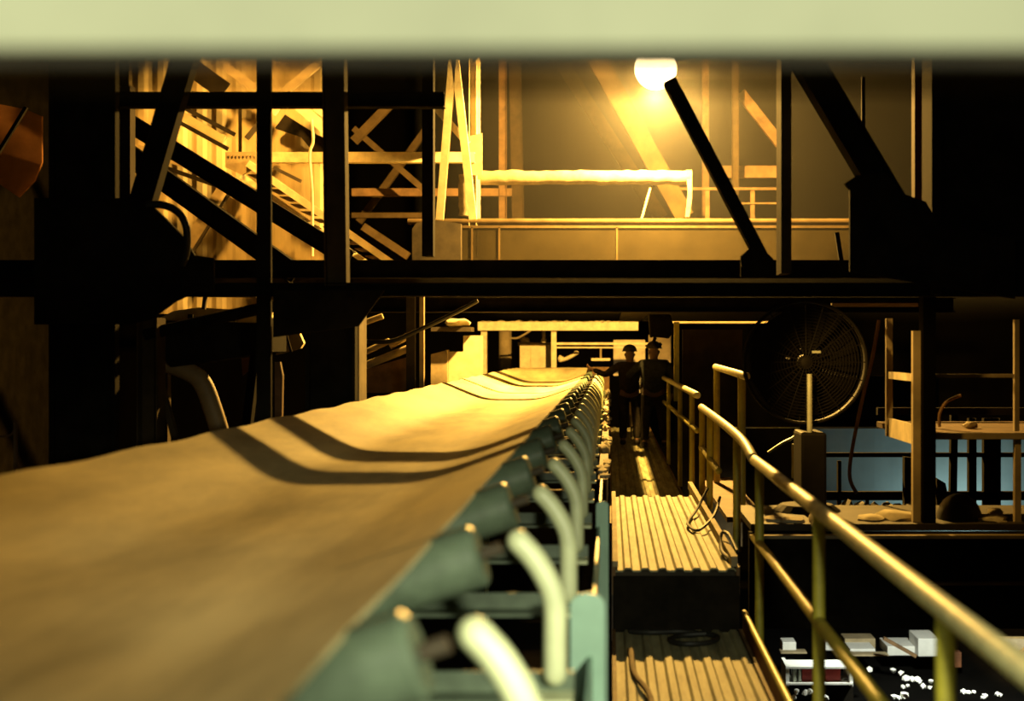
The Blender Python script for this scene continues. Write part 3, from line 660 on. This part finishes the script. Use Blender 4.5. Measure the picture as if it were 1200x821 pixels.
bm = NB(); pbox(bm, 694, 430, 714, 470, 29.3, .4); single('end_housing', bm, BROWN, 'dusty housing at the far end of the belt', 'housing')
# block and hoist above the people
t = thing('hoist_block', 'dark hoist block hanging under the girder above the people', 'hoist', q(772, 395, 18))
bm = NB(); plate(bm, [(760, 368), (786, 368), (790, 385), (784, 397), (770, 393), (762, 396)], 17.0, .2); bevel(bm, .02); part('block', bm, BLACK, t)
bm = NB(); tube(bm, smooth_path([q(768, 395, 17.1), q(766, 402, 17.1), q(770, 406, 17.1), q(775, 402, 17.1)]), .02, 8); part('hook', bm, BLACK, t, True)
bm = NB(); pbox(bm, 719, 398, 756, 440, 33, .06); single('pale_backdrop', bm, CREAMD, 'added pale backdrop behind the heads of the two people', 'board')  # pale backdrops added so the two people stand out dark
bm = NB(); pbox(bm, 760, 392, 786, 425, 34, .06); single('pale_backdrop', bm, DUSTY, 'added dimmer backdrop behind the shoulder of the person by the far handrail', 'board')
# right of the people: wall panels and posts
bm = NB(); pbox(bm, 800, 386, 870, 640, 25, .2); single('brown_partition', bm, DBROWN, 'dim brown partition behind the short tall guardrail', 'partition')
mthing('lit_post', 'yellow lit post beside the second standing person', 'post', (793, 377), (793, 470), 19, 6, .1, RAILY, 'rect')
bm = NB(); pbox(bm, 786, 375, 900, 378.5, 25.4, .5); single('lit_ledge', bm, DUSTY, 'thin lit ledge line under the dark girder behind the fan', 'ledge')

# ================================================================ PEOPLE
def skin_mesh(name, verts, edges, radii, m, parent, sub=2, root=0, label=None):
    me = bpy.data.meshes.new(name + '_rig'); me.from_pydata([tuple(v) for v in verts], edges, [])
    ob = bpy.data.objects.new(name + '_rig', me); COL.objects.link(ob)
    md = ob.modifiers.new('s', 'SKIN'); md.use_smooth_shade = True
    for i, r in enumerate(radii):
        sv = me.skin_vertices[0].data[i]; sv.radius = (r, r) if not isinstance(r, tuple) else r
        sv.use_root = (i == root)
    sd = ob.modifiers.new('d', 'SUBSURF'); sd.levels = sub; sd.render_levels = sub
    dg = bpy.context.evaluated_depsgraph_get(); dg.update()
    nm = bpy.data.meshes.new_from_object(ob.evaluated_get(dg))
    bpy.data.objects.remove(ob, do_unlink=True)
    nm.name = name
    nm.materials.clear(); nm.materials.append(m)
    for p in nm.polygons: p.use_smooth = True
    o = bpy.data.objects.new(name, nm); COL.objects.link(o); o.parent = parent
    if label: o['label'] = label
    return o
def person(loc, face, joints, label, top, legs_m, helmet):
    """joints in person space: x right, y the way the person faces, z up; height about 1.75 m"""
    t = thing('person', label, 'person', loc); t.rotation_euler = (0, 0, face)
    J = joints
    # one continuous body
    V, E, RR = [], [], []
    def add(p, r, par=None):
        V.append(Vector(p)); RR.append(r)
        if par is not None: E.append((par, len(V)-1))
        return len(V)-1
    pel = add((0, 0, .96), (.15, .11)); wai = add((0, 0, 1.12), (.135, .10), pel); che = add((0, .0, 1.32), (.16, .11), wai)
    nk0 = add((0, -.005, 1.47), (.075, .07), che); nk = add((0, .01, 1.53), .055, nk0)
    hd0 = add((0, .02, 1.60), (.072, .085), nk); hd1 = add((0, .02, 1.68), (.078, .095), hd0); hd2 = add((0, .01, 1.74), (.06, .07), hd1)
    nose = add((0, .118, 1.645), .014, hd0)
    for s in (-1, 1):
        sh = add((s*.17, 0, 1.43), .062, che)
        el = add(J['elbow'][s], .043, sh); wr = add(J['wrist'][s], .029, el)
        d = (Vector(J['wrist'][s]) - Vector(J['elbow'][s])).normalized()
        side = Vector((s, 0, 0)); side = (side - d*side.dot(d)).normalized(); nrm = d.cross(side)
        wv = Vector(J['wrist'][s])
        palm = add(wv + d*.055, (.036, .018), wr)
        for k, (off, ln) in enumerate(((-.030, .070), (-.010, .080), (.010, .076), (.029, .060))):
            a = add(wv + d*.095 + nrm*off, .0095, palm); b = add(wv + d*(.095+ln*.5) + nrm*off*1.1 - side*.012, .0085, a); add(wv + d*(.095+ln*.85) + nrm*off*1.1 - side*.035, .0075, b)
        a = add(wv + d*.045 - nrm*.045, .011, palm); add(wv + d*.085 - nrm*.062 - side*.012, .009, a)
        ear = add((s*.088, .01, 1.645), (.008, .02), hd0)
        hp = add((s*.095, 0, .90), .088, pel); kn = add(J['knee'][s], .058, hp); an = add(J['ankle'][s], .038, kn)
        ax = Vector(J['ankle'][s]); add(ax + Vector((0, -.03, -.05)), .034, an); toe = add(ax + Vector((0, .14, -.055)), (.042, .026), an)
    skin_mesh('body', V, E, RR, SKIN, t)
    # jacket
    V, E, RR = [], [], []
    a = add((0, 0, .88), (.185, .135)); b = add((0, 0, 1.10), (.168, .128), a); c = add((0, 0, 1.33), (.20, .135), b); add((0, 0, 1.475), (.085, .085), c)
    for s in (-1, 1):
        sh = add((s*.18, 0, 1.425), .082, c); el = add(J['elbow'][s], .062, sh); w = Vector(J['wrist'][s]); e = Vector(J['elbow'][s]); add(e + (w - e)*.95, .045, el)
    skin_mesh('jacket', V, E, RR, top, t)
    # trousers
    V, E, RR = [], [], []
    a = add((0, 0, .97), (.165, .125))
    for s in (-1, 1):
        h = add((s*.10, 0, .86), .108, a); k = add(J['knee'][s], .078, h); an = Vector(J['ankle'][s]); add(an + Vector((0, 0, .02)), .064, k)
    skin_mesh('trousers', V, E, RR, legs_m, t)
    for s in (-1, 1):
        an = Vector(J['ankle'][s]); V, E, RR = [], [], []
        a = add(an + Vector((0, -.015, .03)), .055); b = add(an + Vector((0, -.02, -.035)), .052, a); c2 = add(an + Vector((0, .09, -.045)), (.052, .036), b); add(an + Vector((0, .18, -.05)), (.045, .030), c2)
        skin_mesh('boot', V, E, RR, HAIR, t, 2)
    bm = NB()
    if helmet:
        bmesh.ops.create_uvsphere(bm, u_segments=24, v_segments=14, radius=1, matrix=Matrix.Translation((0, .012, 1.70)) @ Matrix.Diagonal((.115, .14, .115, 1)))
        bmesh.ops.bisect_plane(bm, geom=list(bm.verts)+list(bm.edges)+list(bm.faces), plane_co=(0, 0, 1.69), plane_no=(0, 0, 1), clear_inner=True)
        bmesh.ops.create_cone(bm, cap_ends=True, segments=28, radius1=.15, radius2=.13, depth=.012, matrix=Matrix.Translation((0, .03, 1.69)) @ Matrix.Diagonal((.9, 1.1, 1, 1)))
        nm, mm = 'hard_hat', DARK
    else:
        bmesh.ops.create_uvsphere(bm, u_segments=24, v_segments=14, radius=1, matrix=Matrix.Translation((0, -.005, 1.69)) @ Matrix.Diagonal((.10, .118, .105, 1)))
        for v in bm.verts:
            if v.co.y > .06 and v.co.z < 1.72: v.co.y = .06
        nm, mm = 'hair', HAIR
    me = bpy.data.meshes.new(nm); bm.to_mesh(me); bm.free(); me.materials.append(mm)
    for p in me.polygons: p.use_smooth = True
    o = bpy.data.objects.new(nm, me); COL.objects.link(o); o.parent = t
    return t
person(R(.33, 24.0, -1.65), 0, dict(
    elbow={-1: (-.40, .12, 1.26), 1: (.27, .06, 1.16)}, wrist={-1: (-.60, .26, 1.36), 1: (.22, .26, 1.08)},
    knee={-1: (-.10, .03, .50), 1: (.11, .02, .50)}, ankle={-1: (-.11, -.03, .085), 1: (.12, -.02, .085)}),
    'person in dark clothes beside the belt end, one arm stretched towards the belt', COVERALL, COVERALL, True).scale = (1.04, 1.0, .94)
person(R(.72, 23.4, -1.65), .05, dict(
    elbow={-1: (-.36, .14, 1.22), 1: (.30, .02, 1.15)}, wrist={-1: (-.30, .36, 1.26), 1: (.27, .12, .90)},
    knee={-1: (-.12, .03, .50), 1: (.13, .02, .50)}, ankle={-1: (-.14, -.02, .085), 1: (.16, -.02, .085)}),
    'broad person in dark slate clothes standing beside the far yellow handrail', JACKET, COVERALL, True).scale = (1.12, 1.0, .97)
# cart between them
t = thing('tool_cart', 'grey box with a pale upright panel standing between the two people', 'cart', q(747, 516, 26))
bm = NB(); pbox(bm, 738, 463, 757, 500, 26, .35); bevel(bm, .02); part('bin', bm, DUSTY, t)
bm = NB(); pbox(bm, 744, 430, 756, 463, 26.1, .06); part('panel', bm, WHITE, t)
for x in (740, 755):
    bm = NB(); member(bm, (x, 498), (x, 512.6), 26.1, 2, .04, 'rect'); part('leg', bm, DARK, t)

# ================================================================ FAN
FD = 10.9
fc = q(942, 424, FD); fr = px(71, FD)
t = thing('pedestal_fan', 'large dark round industrial fan on a pale pole', 'fan', Vector((fc.x, FD, Z0 - 1.25)))
def ringpts(r, dy, n=48): return [fc + Vector((r*math.cos(2*PI*k/n), dy, r*math.sin(2*PI*k/n))) for k in range(n)]
bm = NB()
N = 56
prof = [(fr, -.10), (fr, -.02), (fr - .012, -.02), (fr - .012, -.10)]
rg = [[bm.verts.new(fc + Vector((r*math.cos(2*PI*k/N), dy, r*math.sin(2*PI*k/N)))) for k in range(N)] for r, dy in prof]
for i in range(4):
    a, b = rg[i], rg[(i+1) % 4]
    for k in range(N): bm.faces.new((a[k], a[(k+1) % N], b[(k+1) % N], b[k]))
tube(bm, ringpts(fr, -.10, N), .011, 8, True); tube(bm, ringpts(fr, -.02, N), .011, 8, True)
part('shroud', bm, FANM, t, True)
bm = NB()
for k in range(1, 19): tube(bm, ringpts(fr * k / 19.5 , -.10 - .03 * (1 - k/19.5), 40), .0028, 5, True)
for k in range(20):
    a = 2*PI*k/20; e = Vector((math.cos(a), 0, math.sin(a))); tube(bm, [fc + e*.04 + Vector((0, -.13, 0)), fc + e*fr + Vector((0, -.10, 0))], .004, 5)
part('wire_guard', bm, FANM, t)
for k in range(6):
    bm = NB(); a0 = 2*PI*k/6 + .3
    pts = []
    for r_, w0, w1, tw in ((.07, -.40, .40, .05), (.2, -.50, .50, .06), (.33, -.53, .53, .05), (fr - .04, -.50, .52, .035)):
        for w, sg in ((w0, -1), ((w0+w1)/2, 0), (w1, 1)):
            a = a0 + w; pts.append(fc + Vector((r_*math.cos(a), sg*tw*.6 - .03, r_*math.sin(a))))
    vs_ = [bm.verts.new(p) for p in pts]
    for i in range(3):
        for j in range(2): bm.faces.new((vs_[i*3+j], vs_[i*3+j+1], vs_[i*3+j+4], vs_[i*3+j+3]))
    r_ = bmesh.ops.solidify(bm, geom=list(bm.faces), thickness=.006)
    part('blade', bm, FANM, t, True)
bm = NB(); tube(bm, [fc + Vector((0, -.135, 0)), fc + Vector((0, -.12, 0)), fc + Vector((0, .06, 0))], [.03, .055, .06], 20); part('hub', bm, FANM, t, True)
bm = NB(); tube(bm, [fc + Vector((0, .10, 0)), fc + Vector((0, .36, 0))], .10, 18); part('motor', bm, FANM, t, True)
bm = NB(); c = q(954, 412, FD); box(bm, (c.x - .035, FD - .138, c.z - .01), (c.x + .03, FD - .128, c.z + .008)); part('name_badge', bm, GALV, t)
pole = q(945.5, 440, FD)
bm = NB(); tube(bm, [Vector((pole.x, FD - .16, Z0 - .20)), Vector((pole.x, FD - .16, Z0 - .66))], .021, 12); part('pole', bm, GALV, t, True, 'pale galvanised pole')
bm = NB(); tube(bm, [Vector((pole.x, FD + .2, Z0 - .12)), Vector((pole.x, FD + .2, Z0 - 1.24))], .03, 12); part('rear_mast', bm, FANM, t, True)
bm = NB(); box(bm, (pole.x - .07, FD - .22, Z0 - 1.2), (pole.x + .12, FD + .26, Z0 - .64)); bevel(bm, .02); part('stand_box', bm, FANM, t)
bm = NB(); tube(bm, [Vector((pole.x, FD + .02, Z0 - 1.2)), Vector((pole.x, FD + .02, Z0 - 1.245))], [.2, .26], 20); part('base', bm, FANM, t)

# ================================================================ SIDE DECK AND SMALL PLATFORM ON THE RIGHT
t = thing('side_deck', 'black-fronted side deck that carries the fan and the small platform', 'deck', R(3.5, 12, -2.1))
bm = NB(); box(bm, (1.0, 10.1, Z0 - 1.30), (7.5, 11.30, Z0 - 1.252)); part('deck_plate', bm, DARK, t)
bm = NB(); box(bm, (.98, 10.02, Z0 - 1.98), (7.5, 10.09, Z0 - 1.301)); part('front_girder', bm, BLACK, t)
bm = NB(); box(bm, (.98, 9.93, Z0 - 1.335), (7.5, 10.1, Z0 - 1.312)); part('top_flange', bm, DUSTY, t)
bm = NB(); box(bm, (2.2, 9.96, Z0 - 1.665), (7.5, 10.03, Z0 - 1.645)); part('lower_flange', bm, BROWN, t)
for k, (x, w, h, y) in enumerate(((906, 12, 4, 10.3), (930, 16, 4, 10.25), (1020, 14, 5, 10.35), (1050, 26, 8, 10.4), (1160, 22, 5, 10.3), (1166, 10, 8, 10.5), (955, 7, 9, 10.15))):
    D = y; c = q(x, 407, D); bm = NB(); lump(bm, (c.x, D, Z0 - 1.252 + px(h, D)*.35), (px(w, D), .12, px(h, D)), k + 20, 2)
    single('debris_heap', bm, LAGG, ['small pale heap beside the rail at the deck corner', 'pale heap under the fan pole', 'pale heap midway along the side deck', 'widest pale heap beside the lit platform post', 'pale heap at the far end of the side deck', 'pale lump on the end heap of the side deck', 'pale lump under the rail below the fan'][k], 'heap', 'dust heaps on the side deck', smooth=True)
bm = NB(); c = q(1128, 606, 10.3); bmesh.ops.create_uvsphere(bm, u_segments=24, v_segments=12, radius=1, matrix=Matrix.Translation(Vector((c.x, 10.4, Z0 - 1.25))) @ Matrix.Diagonal((px(26, 10.3), .2, px(30, 10.3), 1)))
bmesh.ops.bisect_plane(bm, geom=list(bm.verts)+list(bm.edges)+list(bm.faces), plane_co=(0, 0, Z0 - 1.25), plane_no=(0, 0, 1), clear_inner=True)
single('black_dome', bm, HOSE, 'rounded black cover on the side deck beside the platform post', 'cover', smooth=True)
bm = NB(); box(bm, (.97, 11.8, Z0-1.45), (1.3, 15.4, Z0-1.405)); single('landing_plate', bm, BROWN, 'narrow landing plate carrying the short taller guardrail', 'plate')
t = thing('small_platform', 'small raised platform with lit posts and bright toe board beyond the fan', 'platform', R(2.9, 10.8, -1.25))
XA, YA, YB = 2.20, 10.25, 11.25
def ppart(nm, lo, hi, m): 
    bm = NB(); box(bm, lo, hi); return part(nm, bm, m, t)
ppart('post', (XA-.02, YB-.025, Z0-.70), (XA+.03, YB+.025, Z0+.23), DUSTY)
ppart('post', (XA-.03, YA-.06, Z0-1.25), (XA+.025, YA+.0, Z0+.12), DUSTY)
ppart('corner_column', (XA+.03, YA-.12, Z0-1.25), (XA+.12, YA+.02, Z0+.7), mat('absorbing_black', (.004,.0034,.0025), 1.0, 0, .2, 6, 0))  # column coloured near black to absorb the spot on the platform
ppart('side_rail', (XA-.012, YA, Z0-.245), (XA+.012, YB, Z0-.19), CREAMD)
ppart('toe_board', (XA-.01, YA, Z0-.70), (XA+.01, YB, Z0-.555), CREAMD)
ppart('front_rail', (XA+.12, YA-.04, Z0-.215), (XA+.72, YA-.01, Z0-.19), DUSTY)
ppart('front_post', (2.90, YA-.05, Z0-.60), (2.935, YA-.01, Z0+.2), DUSTY)
ppart('front_post', (2.90, YA-.06, Z0-1.25), (2.945, YA-.01, Z0-.66), DUSTY)
ppart('platform_floor', (XA+.02, YA-.05, Z0-.66), (5.0, YB+.6, Z0-.615), BROWN)
ppart('floor_edge', (XA+.12, YA-.075, Z0-.655), (5.0, YA-.052, Z0-.61), DUSTY)
ppart('back_beam', (XA+.02, YB+.55, Z0-.56), (5.0, YB+.62, Z0-.50), BLACK)
ppart('leg', (4.6, YA, Z0-1.25), (4.7, YA+.1, Z0-.66), BLACK)
bm = NB(); tube(bm, smooth_path([q(1101, 500, 10.8), q(1101, 485, 10.8), q(1108, 472, 10.8), q(1118, 466, 10.8), q(1126, 463, 10.8)]), .012, 8); single('hose', bm, BROWN, 'thin brown hose arching up from the small platform floor', 'hose', smooth=True)
bm = NB(); lump(bm, q(1137, 498, 10.8) + Vector((0, 0, .0)), (.055, .06, .03), 31, 2); single('rag', bm, DUSTY, 'small crumpled rag on the small platform floor', 'rag', smooth=True)
mthing('lit_ledge', 'lit edge of a beam at the top beside the platform posts', 'beam', (975, 357), (1076, 357), 11.8, 4, .08, DUSTY, 'rect')
bm = NB(); tube(bm, smooth_path([q(1030, 375, 12), q(1022, 420, 12), q(1010, 470, 12), q(998, 530, 12), q(996, 560, 12), q(1004, 578, 12)]), .016, 8); single('hanging_cable', bm, BROWN, 'brown cable hanging between the fan and the platform', 'cable', smooth=True)
# cool lit backdrop beyond the deck with dark frames in front
bm = NB(); a, b = q(950, 607, 18.5), q(1230, 500, 18.5); corrugated(bm, (a.x, 18.5, 0), (b.x, 18.5, 0), Z0 - 3.2, b.z, .8, .01); single('blue_sheet', bm, BLUEW, 'bluish lit sheet beyond the side deck', 'sheet')
bm = NB(); pbox(bm, 950, 440, 1100, 500, 18.55, .06); single('dim_sheet', bm, DIMWALL, 'dim grey panel above the bluish lit sheet', 'panel')
G = 'dark bars in front of the bluish sheet'
for p1, p2, w, k, lab in (((960, 533), (1230, 533), 5, 'rect', 'thin dark level bar across the upper bluish sheet'), ((960, 581), (1230, 581), 10, 'I', 'thick dark level bar across the lower bluish sheet'),
    ((1119, 480), (1117, 620), 8, 'I', 'narrow dark upright first behind the corner column'), ((1140, 490), (1140, 620), 9, 'I', 'dark upright second behind the corner column'), ((1163, 490), (1163, 620), 20, 'I', 'broad dark upright third behind the corner column'), ((984, 540), (984, 620), 4, 'rect', 'thin dark upright near the fan end of the bluish sheet'), ((1017, 585), (1017, 620), 3, 'rect', 'short dark upright under the thick level bar')):
    mthing('frame_bar', lab, 'bar', p1, p2, 14, w, .08, BLACK, k, G)
bm = NB(); plate(bm, [(1060, 535), (1074, 537), (1072, 545), (1076, 550), (1072, 562), (1077, 570), (1072, 585), (1078, 600), (1060, 600)], 13.6, .1); plate(bm, [(1098, 560), (1108, 566), (1110, 575), (1104, 590), (1112, 605), (1098, 605)], 13.6, .1); single('jagged_machine', bm, BLACK, 'dark jagged machine edge behind the lit platform post', 'machine')
bm = NB(); rnd = random.Random(14)
for k in range(14): lump(bm, q(985 + k*8, 604, 13.5) + Vector((0, 0, rnd.uniform(0, .05))), (px(9, 15), .2, px(rnd.uniform(6, 14), 15)), k + 60, 2)
single('dark_heap', bm, DARK, 'low dark heap of spoil in front of the bluish sheet', 'heap', kind='stuff', smooth=True)
mthing('thin_wire', 'thin pale wire stretched level behind the fan', 'wire', (860, 501), (1042, 501), 16, 1.6, .02, GALV, 'rect')
t = thing('yard_fittings', 'pale thin bracket of bent pipes seen under the fan', 'bracket', q(925, 560, 15))
bm = NB(); tube(bm, smooth_path([q(900, 530, 15), q(915, 520, 15), q(930, 512, 15), q(938, 505, 15)]), .015, 8); part('pipe', bm, GALV, t, True)
bm = NB(); tube(bm, [q(930, 520, 15), q(930, 560, 15)], .022, 8); part('upright', bm, GALV, t, True)

# ================================================================ LOWER GROUND LEVEL (bottom right)
def gbox(name, label, cat, x0, y0, x1, y1, D, m, dep=.8, grp=None):
    bm = NB(); pbox(bm, x0, y0, x1, y1, D, dep); bevel(bm, px(.8, D)); return single(name, bm, m, label, cat, grp)
t = thing('storage_rack', 'low rack with pale edges and a dark red load on the ground floor', 'rack', q(960, 803, 22))
for x in (921, 996):
    bm = NB(); pbox(bm, x, 780, x+4, 804, 22, .6); part('end_post', bm, WHITE, t)
for y in (781, 800):
    bm = NB(); pbox(bm, 921, y, 1000, y+2.2, 21.98, .5); part('shelf_edge', bm, WHITE, t)
bm = NB(); pbox(bm, 940, 784, 985, 799, 22.1, .4); part('load', bm, REDP, t, label='dark red load')
for x in (930, 936):
    bm = NB(); pbox(bm, x, 784, x+3, 799, 22.05, .3); part('divider', bm, GALV, t)
bm = NB(); pbox(bm, 921, 804, 1000, 823, 22.1, .4); part('plinth', bm, BLACK, t)
G = 'pale goods on the lower ground floor'
gbox('white_crate', 'large white crate under the rail, behind the thick front post', 'crate', 1076, 748, 1101, 769, 26, WHITE, .8, G)
gbox('white_bench', 'long low white bench beside the large white crate', 'bench', 1040, 757, 1078, 768, 26.3, WHITE, .8, G)
gbox('white_bench', 'low white bench between the two thin rail posts', 'bench', 996, 760, 1026, 767, 26.3, WHITE, .8, G)
gbox('white_crate', 'small white crate beside the yellow post over the rack', 'crate', 967, 752, 978, 762, 26.4, WHITE, .5, G)
gbox('brown_cover', 'brown cover standing behind the low white bench', 'cover', 990, 748, 1026, 760, 26.9, DUSTY, .5, G)
gbox('small_bin', 'small pale bin beyond the toe board', 'bin', 917, 752, 933, 762, 26, WHITE, .4, G)
gbox('floor_plate', 'pale strip on the ground beyond the toe board', 'strip', 915, 764, 946, 766, 25.8, DUSTY, .3, G)
gbox('floor_plate', 'pale strip on the ground below the low white bench', 'strip', 980, 767, 1042, 769, 25.8, DUSTY, .3, G)
mthing('leaning_plank', 'brown plank leaning beside the long white bench', 'plank', (1036, 748), (1074, 769), 25.2, 4, .1, BROWN, 'rect')
rnd = random.Random(21); k = 0
for cx, cy, n, D in ((945, 815, 8, 21.6), (1075, 800, 6, 23), (1035, 785, 3, 24), (1095, 800, 3, 23), (1150, 815, 7, 21.6), (1040, 815, 4, 21.6)):
    for i in range(n):
        x = cx + rnd.uniform(-22, 22); y = cy + rnd.uniform(-6, 5); s = rnd.uniform(2, 5); bm = NB()
        lump(bm, q(x, y, D), (px(s, D), .08, px(s * .8, D)), k + 100, 1)
        single('scrap_piece', bm, WHITE, 'small pale scrap lying on the dark ground floor', 'scrap', 'pale scraps on the ground floor', smooth=True); k += 1
gbox('wall_box', 'reddish box on the dark wall beyond the thick front post', 'box', 1118, 764, 1127, 782, 26, RUST, .2)
bm = NB(); pbox(bm, 1170, 748, 1230, 775, 26.5, .2); single('grey_board', bm, GALV, 'grey board at the edge of the ground floor behind the rail', 'board')
mthing('leaning_plank', 'pale plank leaning against the grey board', 'plank', (1180, 778), (1215, 752), 26, 4, .1, DUSTY, 'rect')
# amber spot added to brighten the platform; cool lights of the lower level
slight('platform_fill_spot', R(.75, 9.78, .40), R(2.4, 10.7, -.62), 150, AMBER, .03, 66, .7)
slight('lower_floor_light', R(5.2, 21.5, -2.6), R(4.8, 25, -6), 1300, (.95, 1, .85), .2, 120)
slight('blue_sheet_light', R(4.55, 17.7, -2.35), R(4.45, 18.5, -1.75), 26, (.72, 1, .95), .15, 130)

# ================================================================ WORLD, CAMERA, VIEW
w = bpy.data.worlds.new('dark_hall'); SC.world = w; w.use_nodes = True
bg = w.node_tree.nodes['Background']; bg.inputs[0].default_value = (1, .85, .5, 1); bg.inputs[1].default_value = 0.004
cd = bpy.data.cameras.new('camera'); cam = bpy.data.objects.new('camera', cd); COL.objects.link(cam)
cam.location = (0, 0, Z0); cam.rotation_euler = (PI/2, 0, 0)
cd.sensor_width = 36; cd.lens = F / 1200 * 36
cd.shift_x = -(VX - 600) / 1200; cd.shift_y = (VY - 410.5) / 1200 * -1 * -1
cd.clip_start = .05; cd.clip_end = 200
cd.dof.use_dof = True; cd.dof.focus_distance = 15.0; cd.dof.aperture_fstop = cd.lens / 27.0
SC.camera = cam
vsn = SC.view_settings; SC.display_settings.display_device = 'sRGB'
vsn.view_transform = 'Standard'; vsn.look = 'None'; vsn.exposure = 0.0; vsn.gamma = 1.0; vsn.use_curve_mapping = False
cy = SC.cycles
cy.use_denoising = True
cy.max_bounces = 6; cy.volume_bounces = 1; cy.sample_clamp_indirect = 6.0
cy.caustics_reflective = False; cy.caustics_refractive = False
